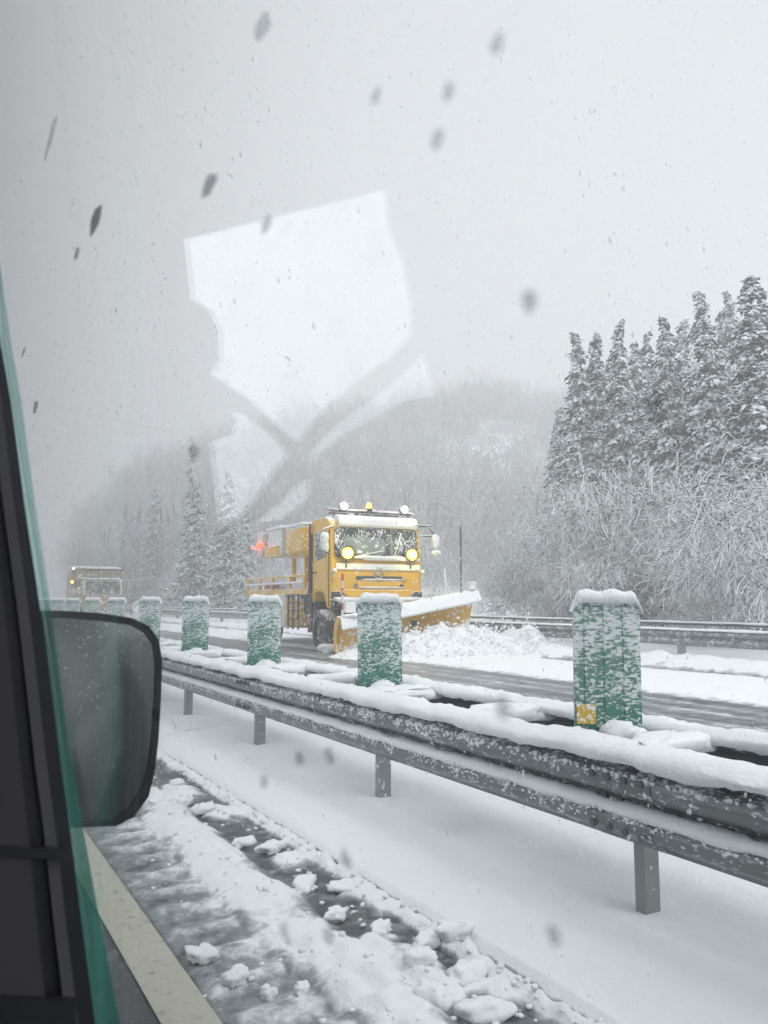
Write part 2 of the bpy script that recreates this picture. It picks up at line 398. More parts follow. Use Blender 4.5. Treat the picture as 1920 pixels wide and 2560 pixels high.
for k in range(40):       # spacers bridging the two beams, buried in snow
    y = .17+k*1.0; mb = MB()
    wd = .26 if k % 2 == 0 else .20
    mb.blob((2.66, y+.02*math.sin(k*5), .715), (.46, wd+.08*math.sin(k*2.3), .085), seed=k, amp=.22, n=22, m=10, sq=.55, fr=4)
    if k % 2 == 0: mb.blob((2.60, y+.16, .735), (.14, .15, .075), seed=k+50, amp=.25, n=14, m=8, sq=.8)
    mb.build('spacer_snow', M['snow_cap'], rail, smooth=True)
rail2 = empty('guardrail', (0, 0, 0)); tag(rail2, 'second galvanised beam of the median, behind the green panels, showing dark gaps under its snow', 'guardrail')
mb = MB(); sweep(mb, wbeam(2.88, -1, .405), YS); mb.build('beam', M['galv_dark'], rail2, smooth=True)
mb = MB(); sweep(mb, [(2.90+a*.85, .722+b*.85) for a, b in capx], YS, cap_jit(.022, 21)); mb.build('snow_cap', M['snow_cap'], rail2, smooth=True)
rail3 = empty('guardrail', (0, 0, 0)); tag(rail3, 'guardrail along the far shoulder beyond the ploughed lane, in front of the trees', 'guardrail')
YF = ax(-2, 36, .15)+ax(37, 100, 1)
mb = MB(); sweep(mb, wbeam(13.3, 1, .39), YF); mb.build('beam', M['galv'], rail3, smooth=True)
mb = MB(); sweep(mb, [(13.29+a, .70+b*.6) for a, b in capx], YF, cap_jit(.014, 31, 1.5)); mb.build('snow_cap', M['snow_cap'], rail3, smooth=True)
for i in range(-2, 20):
    mb = MB(); mb.box((13.36, 10.5+4*i, .42), (.12, .12, .62)); mb.build('post', M['galv_post'], rail3)
rail4 = empty('guardrail', (0, 0, 0)); tag(rail4, 'thin snow-topped pipe rail running just behind the far shoulder guardrail', 'railing')
mb = MB(); mb.tube([(13.95, y, .80) for y in (-2, 20, 100)], .03); mb.build('rail', M['galv_dark'], rail4, smooth=True)
mb = MB(); sweep(mb, [(13.95+a*.6, .825+b*.5) for a, b in capx], YF, cap_jit(.012, 41, 1.5)); mb.build('snow_cap', M['snow_cap'], rail4, smooth=True)
for i in range(-1, 20):
    mb = MB(); mb.box((13.98, 12.4+4*i, .5), (.05, .05, .60)); mb.build('post', M['galv_dark'], rail4)

# ------------------------------------------------------------ green anti-glare panels
def make_panel(seed=0):
    r = empty('anti_glare_panel')
    def rr(w, h, rad, n=5):
        p = [(-w/2, 0), (w/2, 0)]
        for cx, a0 in ((w/2-rad, 0), (-w/2+rad, 90)):
            for k in range(n+1):
                a = R(a0+90*k/n); p.append((cx+rad*math.cos(a), h-rad+rad*math.sin(a)))
        return p
    mb = MB(); mb.prism(rr(.292, .575, .045), 'y', -.012, .012); o = mb.build('panel', M['green'], r, bevel=.004)
    for x in (-.085, .0, .085):
        mb = MB(); mb.prism([(x-.016, .02), (x+.016, .02), (x+.016, .545), (x-.016, .545)], 'y', -.0165, -.0125); mb.build('rib', M['green'], r, bevel=.003)
    mb = MB(); n = 30; pts = []
    for k in range(n+1):
        u = k/n; x = -.158+.316*u; e = min(u, 1-u)*2
        top = .045*min(1, e*3.2)**.55-.055*max(0, 1-e*5)
        pts.append((x, .575+top, .567-.045*max(0, 1-e*5.5)))
    vs = []
    for (x, zt, zb) in pts:
        j = noise.noise(Vector((x*18, seed*3.1, 0)))*.013; h = zt+j
        for (y, z) in ((-.034, zb-.006), (-.038, zb+(h-zb)*.5), (-.022, h-.006), (0, h), (.022, h-.006), (.038, zb+(h-zb)*.5), (.034, zb-.006)):
            vs.append((x+noise.noise(Vector((x*9, y*30, seed)))*.006, y, z))
    mb.add(vs, [(i*7+k, i*7+(k+1) % 7, i*7+7+(k+1) % 7, i*7+7+k) for i in range(n) for k in range(7)]+[tuple(range(7)), tuple(n*7+k for k in range(6, -1, -1))])
    mb.build('snow_cap', M['snow_cap'], r, smooth=True)
    mb = MB(); mb.box((0, 0, -.03), (.10, .05, .10)); mb.build('bracket', M['galv_dark'], r)
    mb = MB(); mb.blob((.03, -.045, .012), (.13, .08, .09), seed=seed+9, amp=.25, n=14, m=8, sq=.8); mb.build('foot_snow', M['snow_cap'], r, smooth=True)
    return r
pans = [make_panel(s) for s in range(3)]
ords = ['nearest', 'second nearest', 'third nearest', 'fourth nearest', 'fifth nearest', 'sixth nearest', 'seventh nearest', 'eighth nearest', 'ninth nearest', 'tenth nearest']
extra = ['with a yellow reflector plate at its foot', 'in front of the snowplough blade', 'left of the plough truck wheels', 'just right of the wing mirror', 'above the wing mirror corner', 'beside a round white reflector', 'below the windscreen of the distant truck', 'below the left of the distant truck', 'at the left end of the row', 'last before the window pillar']
random.seed(8)
for i in range(10):
    o = pans[i] if i < 3 else copy_tree(pans[i % 3])
    o.location = (2.62, 2.42+2*i+(.04 if i == 0 else 0), .725); o.rotation_euler = (R(random.uniform(-1, 1)), R(random.uniform(-.8, .8)), R(-32+random.uniform(-2, 2)))
    tag(o, f'{ords[i]} green anti-glare panel on the median rail, {extra[i]}', 'panel', 'green anti-glare panels on the median rails')
mb = MB(); mb.box((-.098, -.018, .078), (.082, .010, .085)); mb.build('reflector_plate', M['yellow_plate'], pans[0], bevel=.002)
mb = MB(); mb.tube([(0, -.02, 0), (0, .02, 0)], .09, 20); mb.tube([(0, 0, -.5), (0, 0, -.05)], .02, 6)
o = mb.build('round_reflector', M['white'], loc=(2.75, 11.6, 1.2)); tag(o, 'small round snow-covered reflector standing between two green panels', 'reflector')

# ------------------------------------------------------------ trees
def clump_mesh(P, D, L, W, Hh_, rng):
    n = len(P); D = D/np.linalg.norm(D, axis=1, keepdims=True)
    S = np.cross(D, [0, 0, 1.]); S /= np.linalg.norm(S, axis=1, keepdims=True)+1e-6; U = np.cross(S, D)
    j = lambda: rng.uniform(.65, 1.35, (n, 1))
    V = np.stack([P-D*L/2*j(), P+D*L/2*j(), P-S*W/2*j(), P+S*W/2*j(), P+U*Hh_*j(), P-U*Hh_*.6*j()], 1)
    V += rng.normal(0, .12, V.shape)*W[:, None]
    T = np.array([(0, 2, 4), (2, 1, 4), (1, 3, 4), (3, 0, 4), (2, 0, 5), (1, 2, 5), (3, 1, 5), (0, 3, 5)])
    F = (T[None]+6*np.arange(n)[:, None, None]).reshape(-1, 3)
    return V.reshape(-1, 3), F
def conifer_data(H, Rm, seed, n_br, m, size=1., open_=0.):
    rng = np.random.default_rng(seed)
    u = rng.random(n_br)**.85; z = H*(.04+.95*u); az = rng.uniform(0, 2*np.pi, n_br)
    fl = np.floor(z/.5); z = (fl+.5+.3*np.sin(az*2+fl*2.1))*.5+rng.normal(0, .055, n_br); z = np.minimum(z, H*.99)
    lump = 1+.28*np.sin(az*3+fl*1.7+seed)+.18*np.sin(fl*4.1+seed)
    ln = Rm*np.clip((1-z/H), .0, 1)**.85*lump*rng.uniform(.45, 1.15, n_br)+.05
    P, D, L = [], [], []
    for k in range(m):
        t = .25+.75*(k+rng.random(n_br))/m
        x = np.cos(az)*ln*t; y = np.sin(az)*ln*t; zz = z+ln*(.22*t-.62*t*t)
        P.append(np.stack([x, y, zz], 1)+rng.normal(0, .05*size, (n_br, 3)))
        D.append(np.stack([np.cos(az), np.sin(az), .22-1.3*t], 1)+rng.normal(0, .35, (n_br, 3)))
        L.append((.15+.42*rng.random(n_br)**2.2)*size*1.1*(.55+.5*(1-z/H)))
    P = np.concatenate(P); D = np.concatenate(D); L = np.concatenate(L)[:, None]
    V, F = clump_mesh(P, D, L, (L*.62)[:, 0:1][:, :], L*.30, rng) if False else clump_mesh2(P, D, L, rng)
    # tip bent over by snow
    bx = np.clip((V[:, 2]-H*.94)/(H*.06), 0, 1.3); V[:, 0] -= bx**2*.2*math.cos(seed); V[:, 1] -= bx**2*.2*math.sin(seed)
    return V, F
def clump_mesh2(P, D, L, rng):
    n = len(P); D = D/np.linalg.norm(D, axis=1, keepdims=True); W = L*.62; Hc = L*.26
    S = np.cross(D, [0, 0, 1.]); S /= np.linalg.norm(S, axis=1, keepdims=True)+1e-6; U = np.cross(S, D)
    j = lambda: rng.uniform(.6, 1.4, (n, 1))
    V = np.stack([P-D*L/2*j(), P+D*L/2*j(), P-S*W/2*j(), P+S*W/2*j(), P+U*Hc*j(), P-U*Hc*.6*j()], 1)
    V = V+rng.normal(0, .10, V.shape)*W[:, None, :]
    T = np.array([(0, 2, 4), (2, 1, 4), (1, 3, 4), (3, 0, 4), (2, 0, 5), (1, 2, 5), (3, 1, 5), (0, 3, 5)])
    return V.reshape(-1, 3), (T[None]+6*np.arange(n)[:, None, None]).reshape(-1, 3)
def bare_data(H, seed, kids=(7, 6, 5), spread=.9, weep=.5, r0=.07, sides=4, rmin=.010):
    rng = np.random.default_rng(seed); seg = []
    def grow(p, d, L, r, lev):
        n = 4 if lev < 2 else 3; pts = [p]; q = p.copy(); dd = d.copy()
        for i in range(n):
            dd = dd+rng.normal(0, .13, 3)+np.array([0, 0, (-.10*weep*lev)+(.05 if lev == 0 else 0)]); dd /= np.linalg.norm(dd)
            q2 = q+dd*L/n; ra = r*(1-.75*i/n); rb = r*(1-.75*(i+1)/n)
            seg.append((q, q2, max(ra, rmin), max(rb, rmin*.8))); q = q2; pts.append(q)
        if lev < len(kids):
            for k in range(kids[lev]):
                t = rng.uniform(.22 if lev else .12, 1.0)*n; i = min(n-1, int(t)); a = pts[i]+(pts[i+1]-pts[i])*(t-i)
                rd = rng.normal(0, 1, 3); rd -= dd*rd.dot(dd); rd /= np.linalg.norm(rd)
                nd = dd*(1-.45*spread)+rd*spread*rng.uniform(.7, 1.2)+np.array([0, 0, .18 if lev == 0 else -.05]); nd /= np.linalg.norm(nd)
                grow(a, nd, L*rng.uniform(.42, .68)*(1.05-.35*t/n if lev == 0 else 1), r*.48, lev+1)
    for s in range(1 if H > 4 else 3):
        d = np.array([rng.normal(0, .12 if H > 4 else .5), rng.normal(0, .12 if H > 4 else .5), 1.]); grow(np.zeros(3), d/np.linalg.norm(d), H*.72, r0*H/5, 0)
    A = np.array([s[0] for s in seg]); B = np.array([s[1] for s in seg]); ra = np.array([s[2] for s in seg])[:, None]; rb = np.array([s[3] for s in seg])[:, None]
    D = B-A; D /= np.linalg.norm(D, axis=1, keepdims=True)+1e-9
    ref = np.where(np.abs(D[:, 2:3]) > .9, [[1., 0, 0]], [[0, 0, 1.]]); S = np.cross(D, ref); S /= np.linalg.norm(S, axis=1, keepdims=True); U = np.cross(S, D)
    ang = [2*math.pi*k/sides+math.pi/2 for k in range(sides)]
    V = np.stack([A+(S*math.cos(a)+U*math.sin(a))*ra for a in ang]+[B+(S*math.cos(a)+U*math.sin(a))*rb for a in ang], 1)
    F = np.array([(k, (k+1) % sides, sides+(k+1) % sides, sides+k) for k in range(sides)])
    return V.reshape(-1, 3), (F[None]+2*sides*np.arange(len(A))[:, None, None]).reshape(-1, 4), A, B
def trunk_mb(H, r):
    mb = MB(); mb.tube([(0, 0, -.3), (.03, 0, H*.3), (-.02, .03, H*.65), (0, 0, H*.93)], [r, r*.8, r*.45, r*.12], 8); return mb
protoC = []
for s in range(6):
    V, F = conifer_data(12, [1.8, 2.1, 1.7, 2.0, 1.75, 1.9][s], s+1, 1000, 6, [.78, .82, .75, .85, .76, .8][s])
    r = empty('conifer'); np_mesh('crown', V, F, M['conifer'], r); trunk_mb(12, .17).build('trunk', M['bark'], r, smooth=True)
    protoC.append(r)
usedC = [False]*6
def place(protos, used, k, x, y, s, sxy, rz, z=None):
    if not used[k]: o = protos[k]; used[k] = True
    else: o = copy_tree(protos[k])
    o.location = (x, y, Hh(x, y)-.05 if z is None else z); o.scale = (s*sxy, s*sxy, s); o.rotation_euler.z = rz; return o
CON = [(22.98, 22.6, 12.3), (23.62, 22.22, 12.2), (23.66, 21.02, 12.4), (26.67, 22.74, 12.5), (27.9, 23.17, 13.4), (22.76, 18.04, 11.4), (28.48, 21.65, 13.6), (23.08, 16.68, 12.0), (30.32, 20.55, 15.0), (32.76, 22.61, 15.3), (21.7, 13.99, 11.3), (23.86, 15.03, 11.7), (26.57, 27.49, 10.6), (28.46, 29.88, 10.3), (27.94, 25.5, 12.9), (24.06, 19.61, 10.3), (25.35, 17.66, 10.6), (23.44, 12.9, 12.1), (26.44, 14.66, 12.1)]
CL = ['leftmost tall snow-laden conifer of the stand on the right', 'second tall conifer from the left in the right-hand stand, with a hooked tip', 'third tall conifer from the left of the right-hand stand, its tip rising above its neighbours',
      None, None, 'broad white conifer in the middle of the right-hand stand', None, 'tall pointed conifer right of centre in the stand, tip bent to the left', None, None, 'huge dark conifer cut by the right edge of the photo', None,
      'low hazy conifer at the left foot of the right-hand stand', 'faint small conifer farthest left beside the right-hand stand', None, None, None, None, None]
random.seed(5)
for i, (x, y, h) in enumerate(CON):
    o = place(protoC, usedC, i % 6, x, y, h/12*(1.0), random.uniform(.9, 1.1) if i not in (10, 11) else 1.25, random.uniform(0, 6))
    tag(o, CL[i] or 'tall snow-laden conifer standing in behind the others of the right-hand stand', 'conifer', None if CL[i] else 'conifers filling the right-hand stand')
LEFT = [(16.39, 54.72, 13.1), (14.61+1.5, 52.26, 9.5), (17.3, 49.05, 9.7), (20.24, 75.88, 10), (22.84, 80.19, 10), (21.04, 87.13, 10), (19.09, 82.43, 10), (18.96, 88.38, 9), (18.67, 94.42, 9), (17.8, 100.81, 8.4), (17.17, 107.05, 7.4), (16.4, 43.84, 5.9), (26.92, 83.61, 8), (28.06, 82.93, 9), (18.11, 71.29, 11.5), (17.6, 46.38, 7.3)]
LL = {0: 'tall thin dark conifer standing alone left of the plough truck, above the mirror', 1: 'bushy snow-laden conifer just left of the tall thin one', 2: 'snow-laden conifer just right of the tall thin one', 11: 'short dark conifer with bare lower stem left of the plough truck', 15: 'small conifer seen right beside the raised sign of the plough truck'}
for i, (x, y, h) in enumerate(LEFT):
    o = place(protoC, usedC, (i*5+2) % 6, x, y, h/12, .55 if i == 0 else random.uniform(.9, 1.3), random.uniform(0, 6))
    tag(o, LL.get(i, 'pale conifer fading into the falling snow on the left hillside'), 'conifer', None if i in LL else 'hazy conifers on the left hillside')
protoB = []
for s in range(5):
    V, F, A_, B_ = bare_data(5.0, 20+s, kids=(17, 9, 7), spread=1.0, weep=.55, r0=.045, rmin=.0085)
    ti = slice(0, 4*4); r = empty('bare_tree')
    np_mesh('trunk', V[:32], F[:4], M['bark'], r); np_mesh('branches', V[32:], F[4:]-32, M['twigs'], r); protoB.append(r)
usedB = [False]*5
BARE = [(16.9, 10.99, 4.5), (16.49, 10.06, 4.6), (19.48, 16.49, 5.4), (18.52, 17.06, 5.0), (19.49, 15.31, 4.3), (19.87, 19.77, 5.0), (19.98, 20.88, 3.5), (18.73, 13.41, 2.6), (18.47, 12.4, 2.4), (21.98, 24.38, 2.9), (17.98, 13.86, 2.5), (17.37, 15.41, 2.9), (17.98, 17.38, 2.6), (18.9, 22.6, 2.4), (17.2, 18.6, 1.6), (16.3, 12.0, 1.6), (19.2, 18.6, 3.5), (21, 22.5, 4.2), (17.1, 16.4, 1.7)]
BL = {0: 'pale arching snow-covered bare tree at the right edge behind the nearest green panel', 1: 'snow-covered bare tree cut by the right edge of the photo', 2: 'bare snow-covered tree with a bowed crown before the middle conifers', 3: 'bare tree with a dark slanting trunk left of the nearest green panel', 5: 'wide snowy bare tree at the left foot of the conifer stand', 9: 'small snowy bush standing lowest at the left end of the right-hand thicket'}
for i, (x, y, h) in enumerate(BARE):
    o = place(protoB, usedB, i % 5, x, y, h/5*1.12, 1.12 if h > 3 else 1.35, random.uniform(0, 6))
    tag(o, BL.get(i, 'snow-covered leafless bush in the thicket behind the far guardrail'), 'bare tree', None if i in BL else 'leafless bushes behind the far guardrail')
MID = [(42, 62, 9.), (45, 70, 9), (33, 65, 8), (24, 60, 7), (20.5, 42, 5), (18.5, 40, 4), (25.5, 37, 5), (17, 36, 2.6), (18.5, 33, 3), (21, 34.5, 3.2), (17, 45, 3), (17.2, 60, 4), (17, 29.5, 2.2), (16.5, 52, 2.5), (16.8, 57, 3), (17.5, 65, 3.5), (37, 66, 8)]
for i, (x, y, h) in enumerate(MID):
    if h > 7.5: h *= .7
    o = place(protoB, usedB, (i*3+1) % 5, x, y, h/5, 1.1, random.uniform(0, 6))
    tag(o, 'hazy snow-covered bare tree on the bank behind the plough truck', 'bare tree', 'bare trees on the bank behind the plough truck')
# far wood on the hillside: one mass
lowB = [bare_data(6, 60+s, kids=(12, 7), spread=1.15, weep=.2, r0=.05, sides=3, rmin=.022)[:2] for s in range(4)]
rngF = np.random.default_rng(12); Vs, Fs, off = [], [], 0
def scatter(n, az, rr, sc, data, Vs, Fs, off, xmax=None):
    k = 0
    while k < n:
        a = math.radians(rngF.uniform(*az)); r = rngF.uniform(rr[0]**1.0, rr[1]); x, y = r*math.sin(a), r*math.cos(a)
        if 0 < x < 17.5 or -12 < x <= 0: k += 1; continue
        V, F = data[rngF.integers(len(data))]; s = rngF.uniform(*sc); t = rngF.uniform(0, 6.28); c_, s_ = math.cos(t), math.sin(t)
        W = V*s; W = np.stack([W[:, 0]*c_-W[:, 1]*s_, W[:, 0]*s_+W[:, 1]*c_, W[:, 2]], 1)+[x, y, Hh(x, y)-.3]
        Vs.append(W); Fs.append(F+off); off += len(W); k += 1
    return off
off = scatter(1500, (9, 62), (66, 195), (.9, 1.9), lowB, Vs, Fs, 0)
tag(np_mesh('far_wood', np.concatenate(Vs), np.concatenate(Fs), M['twigs_far']), 'snow-covered leafless wood fading into the haze on the hillside behind the trucks', 'wood', kind='stuff')
lowC = [conifer_data(11, 1.7, 80+s, 110, 4, 2.0) for s in range(3)]
Vs, Fs = [], []; off = scatter(30, (11, 30), (130, 185), (.5, .8), lowC, Vs, Fs, 0)
tag(np_mesh('far_conifers', np.concatenate(Vs), np.concatenate(Fs), M['conifer']), 'faint conifer wood along the hazy ridge of the hillside', 'wood', kind='stuff')
Vs, Fs = [], []; off = scatter(150, (-50, -14), (22, 75), (.35, .9), lowB, Vs, Fs, 0)
tag(np_mesh('roadside_scrub', np.concatenate(Vs), np.concatenate(Fs), M['twigs']), 'snow-covered scrub on the white slope mirrored in the window glass', 'scrub', kind='stuff')
# weeds poking through snow beyond the far guardrail
mb = MB()
for i in range(420):
    x = float(rngF.uniform(14.3, 17)); y = float(rngF.uniform(13, 33)); h = float(rngF.uniform(.2, .75)); z = Hh(x, y)-.02
    mb.tube([(x, y, z), (x+float(rngF.normal(0, .05)), y, z+h*.6), (x+float(rngF.normal(0, .16)), y+float(rngF.normal(0, .1)), z+h)], [.008, .006, .004], 3, cap=False)
tag(mb.build('dry_grass', M['twigs']), 'dry grass stems poking out of the snow behind the far guardrail', 'grass', kind='stuff')
# power line
mb = MB(); mb.tube([(2+60*u, 62-6*u, 17-3.2*(1-(2*u-1)**2)) for u in [k/24 for k in range(25)]], .018, 5)
tag(mb.build('power_line', M['dark']), 'thin sagging power line crossing the grey sky above the trucks', 'power line')

# ------------------------------------------------------------ trucks
def rrect(x0, x1, z0, z1, r, n=4):
    p = []
    for cx, cz, a0 in ((x1-r, z1-r, 0), (x0+r, z1-r, 90), (x0+r, z0+r, 180), (x1-r, z0+r, 270)):
        for k in range(n+1): a = R(a0+90*k/n); p.append((cx+r*math.cos(a), cz+r*math.sin(a)))
    return p
def wheel(par, x, y, z, r=.5, w_=.3):
    """tyre with rim; x is the outer face, facing -x when w_>0"""
    mb = MB(); n = 28; prof = [(0, r*.6), (-.0, r*.9), (.04, r), (w_-.04, r), (w_, r*.9), (w_, r*.6)]
    vs = [(x+a, y+b*math.cos(t), z+b*math.sin(t)) for a, b in prof for t in [2*math.pi*k/n for k in range(n)]]
    mb.add(vs, [(i*n+k, i*n+(k+1) % n, (i+1)*n+(k+1) % n, (i+1)*n+k) for i in range(5) for k in range(n)])
    t_ = mb.build('wheel', M['black'], par, smooth=True)
    mb = MB(); mb.tube([(x+.05, y, z), (x+w_-.05, y, z)], r*.6, 20); mb.tube([(x-.02, y, z), (x+.06, y, z)], r*.22, 12)
    mb.build('rim', M['galv_dark'], t_)
def lamp(par, name, c, r, m, housing=True, dep=.12):
    if housing:
        mb = MB(); mb.tube([(c[0], c[1], c[2]), (c[0], c[1]+dep*.6, c[2]), (c[0], c[1]+dep, c[2])], [r*1.25, r*1.2, r*.6], 16); h = mb.build(name, M['dark'], par, smooth=False)
    else: h = par
    mb = MB(); mb.tube([(c[0], c[1]-.012, c[2]), (c[0], c[1]+.01, c[2])], [r*.85, r], 16); mb.build('lens' if housing else name, m, h)
    return h
def pl(par_loc, c, e, size=.08):
    d = bpy.data.lights.new('lamp_glow', 'POINT'); d.energy = e; d.color = c; d.shadow_soft_size = size
    o = bpy.data.objects.new('lamp_glow', d); col.objects.link(o); o.location = par_loc; return o

TR = empty('snow_plough_truck', (8.66, 17.0, 0), R(-4)); tag(TR, 'orange snow plough truck with lit yellow lamps and an angled front blade', 'truck')
TR.scale.x = 1.06
W_ = 2.42
# cab shell
mb = MB(); side = [(0, 1.42), (-.02, 1.95), (.0, 2.28), (.10, 3.12), (.20, 3.32), (.45, 3.40), (1.25, 3.40), (1.38, 3.30), (1.38, 1.30), (1.20, 1.25), (1.08, 1.45), (.75, 1.52), (.45, 1.45), (.30, 1.12), (.10, 1.08), (.04, 1.20)]
mb.prism(side, 'x', 0, W_); mb.build('cab', M['orange_clean'], TR, bevel=.035)
mb = MB(); mb.prism(rrect(.10, W_-.10, 2.33, 3.10, .10), 'y', -.0, .03); o = mb.build('windscreen', M['glass'], TR, bevel=.01)
o.rotation_euler.x = R(-6.8); o.location = (0, -.315, .04)
mb = MB(); mb.prism(rrect(.32, 1.42, 2.42, 2.86, .12), 'y', -.012, -.003); o2 = mb.build('dashboard_view', M['dash'], o)
mb = MB(); mb.prism(rrect(1.55, 1.62, 2.40, 2.95, .03), 'y', -.010, -.004); mb.build('seat_edge', M['dash'], o)
for (xa, za, xb, zb) in ((1.62, 2.36, 1.85, 3.0), (.55, 2.34, 1.35, 2.52)):      # wipers
    mb = MB(); mb.tube([(xa, -.04, za), ((xa+xb)/2, -.06, (za+zb)/2), (xb, -.045, zb)], .016, 6); mb.build('wiper', M['white'], o, smooth=True)
mb = MB(); mb.prism([(.32, 2.38), (1.0, 2.30), (1.05, 3.02), (.36, 3.05)], 'x', -.015, .0); mb.build('side_window', M['glass'], TR, bevel=.008)
mb = MB(); mb.prism([(.22, 1.55), (1.12, 1.60), (1.12, 2.24), (.22, 2.24)], 'x', -.012, -.001); d_ = mb.build('door', M['orange_clean'], TR, bevel=.008)
mb = MB(); mb.box((-.035, 1.0, 2.0), (.04, .16, .035)); mb.build('handle', M['dark'], d_)
mb = MB(); mb.box((.0, .12, 2.1), (.03, .02, 1.9)); mb.box((-.02, 1.24, 2.15), (.04, .05, 1.75)); mb.tube([(-.05, 1.30, 1.35), (-.05, 1.30, 3.28)], .03, 8); mb.build('grab_rail', M['dark'], TR)
# front face
mb = MB(); mb.prism(rrect(.10, W_-.06, 2.05, 2.21, .05), 'y', -.060, -.022); mb.build('cowl_panel', M['cowl'], TR, smooth=False, bevel=.03)
mb = MB(); mb.box((W_/2+.35, -.09, 2.33), (1.5, .07, .07)); mb.blob((W_/2+.1, -.09, 2.37), (1.5, .12, .08), seed=3, amp=.3, n=20, m=8, sq=.5, fr=8); mb.build('wiper_snow', M['snow_cap'], TR, smooth=True)
for z, x0, x1 in ((1.86, .62, 1.88), (1.66, .58, 1.90)):
    mb = MB(); mb.prism(rrect(x0, x1, z-.05, z+.04, .04), 'y', -.035, -.02); gg = mb.build('grille_slot', M['dark'], TR)
    mb = MB(); mb.blob(((x0+x1)/2+.1, -.045, z-.045), (x1-x0-.2, .05, .035), seed=int(z*10), amp=.3, n=24, m=6, sq=.5, fr=12); mb.build('slot_snow', M['snow_cap'], gg, smooth=True)
mb = MB(); mb.prism([(.70, 1.60), (1.75, 1.60), (1.85, 1.78), (1.35, 1.79), (1.23, 1.72), (1.12, 1.79), (.62, 1.78)], 'y', -.05, -.025); mb.build('grille_bar', M['orange_clean'], TR, bevel=.01)
mb = MB(); ring = [(W_/2+.135*math.cos(t), -.055, 1.98+.135*math.sin(t)) for t in [2*math.pi*k/24 for k in range(25)]]; mb.tube(ring, .016, 6, cap=False)
mb.tube([(W_/2-.11, -.055, 2.02), (W_/2, -.06, 1.93), (W_/2+.11, -.055, 2.02)], .018, 6); mb.build('badge', M['chrome'], TR, smooth=True)
mb = MB(); mb.prism([(.28, 1.56), (.30, 1.46), (.42, 1.38), (2.0, 1.38), (2.12, 1.46), (2.14, 1.56)], 'y', -.09, -.02); mb.build('bumper', M['orange_clean'], TR, bevel=.02)
mb = MB(); mb.prism([(.02, 1.10), (.02, 1.52), (.22, 1.52), (.34, 1.40), (.5, 1.345), (1.92, 1.345), (2.08, 1.40), (2.2, 1.52), (2.40, 1.52), (2.40, 1.10)], 'y', -.065, .04); mb.build('lower_bumper', M['dark'], TR, bevel=.01)
mb = MB(); mb.blob((W_/2, -.14, 1.31), (2.5, .24, .12), seed=11, amp=.2, n=30, m=8, sq=.5, fr=10); mb.build('bumper_snow', M['snow_cap'], TR, smooth=True)
mb = MB(); mb.box((W_/2, -.2, 1.0), (1.2, .35, .5)); mb.box((W_/2-.5, -.55, .75), (.12, .9, .14)); mb.box((W_/2+.5, -.55, .75), (.12, .9, .14)); mb.box((W_/2, -.35, 1.2), (2.3, .08, .08)); mb.box((.25, -.3, 1.0), (.08, .08, .5)); mb.box((2.2, -.3, 1.0), (.08, .08, .5))
mb.build('plough_mount', M['dark'], TR, bevel=.01)
for x in (.36, 2.08):
    h_ = lamp(TR, 'fog_lamp', (x, -.16, 2.46), .15, M['lamp_yellow'])  # yellow lens oversized, standing in for the halo round the lamp
    mb = MB(); mb.blob((x, -.175, 2.46), (.17, .05, .15), n=12, m=8, sq=1, amp=0); mb.build('bulb', M['bulb'], h_, smooth=True)
mb = MB(); mb.tube([(.36, -.06, 2.1), (.36, -.10, 2.38)], .02, 6); mb.tube([(2.08, -.06, 2.1), (2.08, -.10, 2.38)], .02, 6); mb.build('lamp_bracket', M['dark'], TR)
for x in (.05, 2.40):
    mb = MB(); mb.blob((x, -.10, 2.02), (.10, .12, .11), seed=5, amp=.2, n=12, m=8, sq=.8); mb.tube([(x, -.08, 1.95), (x, -.04, 1.75)], .015, 5); mb.build('turn_signal', M['white'], TR, smooth=True)
# roof
mb = MB(); mb.prism([(.08, 3.14), (.02, 3.20), (.03, 3.33), (.12, 3.42), (.30, 3.46), (1.2, 3.46), (1.2, 3.40), (.44, 3.41), (.2, 3.33), (.105, 3.15)], 'x', .22, W_-.08); mb.build('roof_snow', M['snow_cap'], TR, bevel=.03)
mb = MB(); mb.box((W_/2, .34, 3.56), (2.2, .05, .05)); mb.box((W_/2, .9, 3.56), (2.0, .04, .04))
for x in (.2, .8, 1.6, 2.22): mb.box((x, .34, 3.49), (.04, .04, .12))
mb.build('roof_bar', M['dark'], TR)
mb = MB(); mb.blob((W_/2, .34, 3.60), (2.2, .10, .05), seed=2, amp=.4, n=24, m=6, sq=.5, fr=14); mb.build('bar_snow', M['snow_cap'], TR, smooth=True)
for x in (.42, 2.07): lamp(TR, 'work_lamp', (x, .22, 3.68), .105, M['lamp_white'])
mb = MB(); mb.tube([(W_/2-.08, .34, 3.58), (W_/2-.08, .34, 3.66)], .09, 14); bb = mb.build('beacon', M['dark'], TR)
mb = MB(); mb.tube([(W_/2-.08, .34, 3.66), (W_/2-.08, .34, 3.78), (W_/2-.08, .34, 3.82)], [.075, .07, .03], 14); mb.build('beacon_dome', M['lamp_amber'], bb, smooth=True)
mb = MB(); mb.tube([(2.3, .15, 3.22), (2.62, .0, 3.24), (2.78, -.02, 3.02)], .02, 6); mb.tube([(2.35, .1, 3.0), (2.75, -.02, 2.97)], .025, 6); mb.blob((2.5, .02, 3.25), (.5, .06, .04), seed=1, n=12, m=6)
mm = mb.build('mirror_arm', M['dark'], TR, smooth=True)
mb = MB(); mb.blob((2.80, -.05, 2.84), (.19, .16, .36), seed=3, amp=.08, n=16, m=10, sq=.5); mb.build('mirror', M['white'], mm, smooth=True)
mb = MB(); mb.blob((2.80, -.08, 2.53), (.26, .2, .16), seed=4, amp=.08, n=16, m=10, sq=.9); mb.build('round_mirror', M['white'], mm, smooth=True)
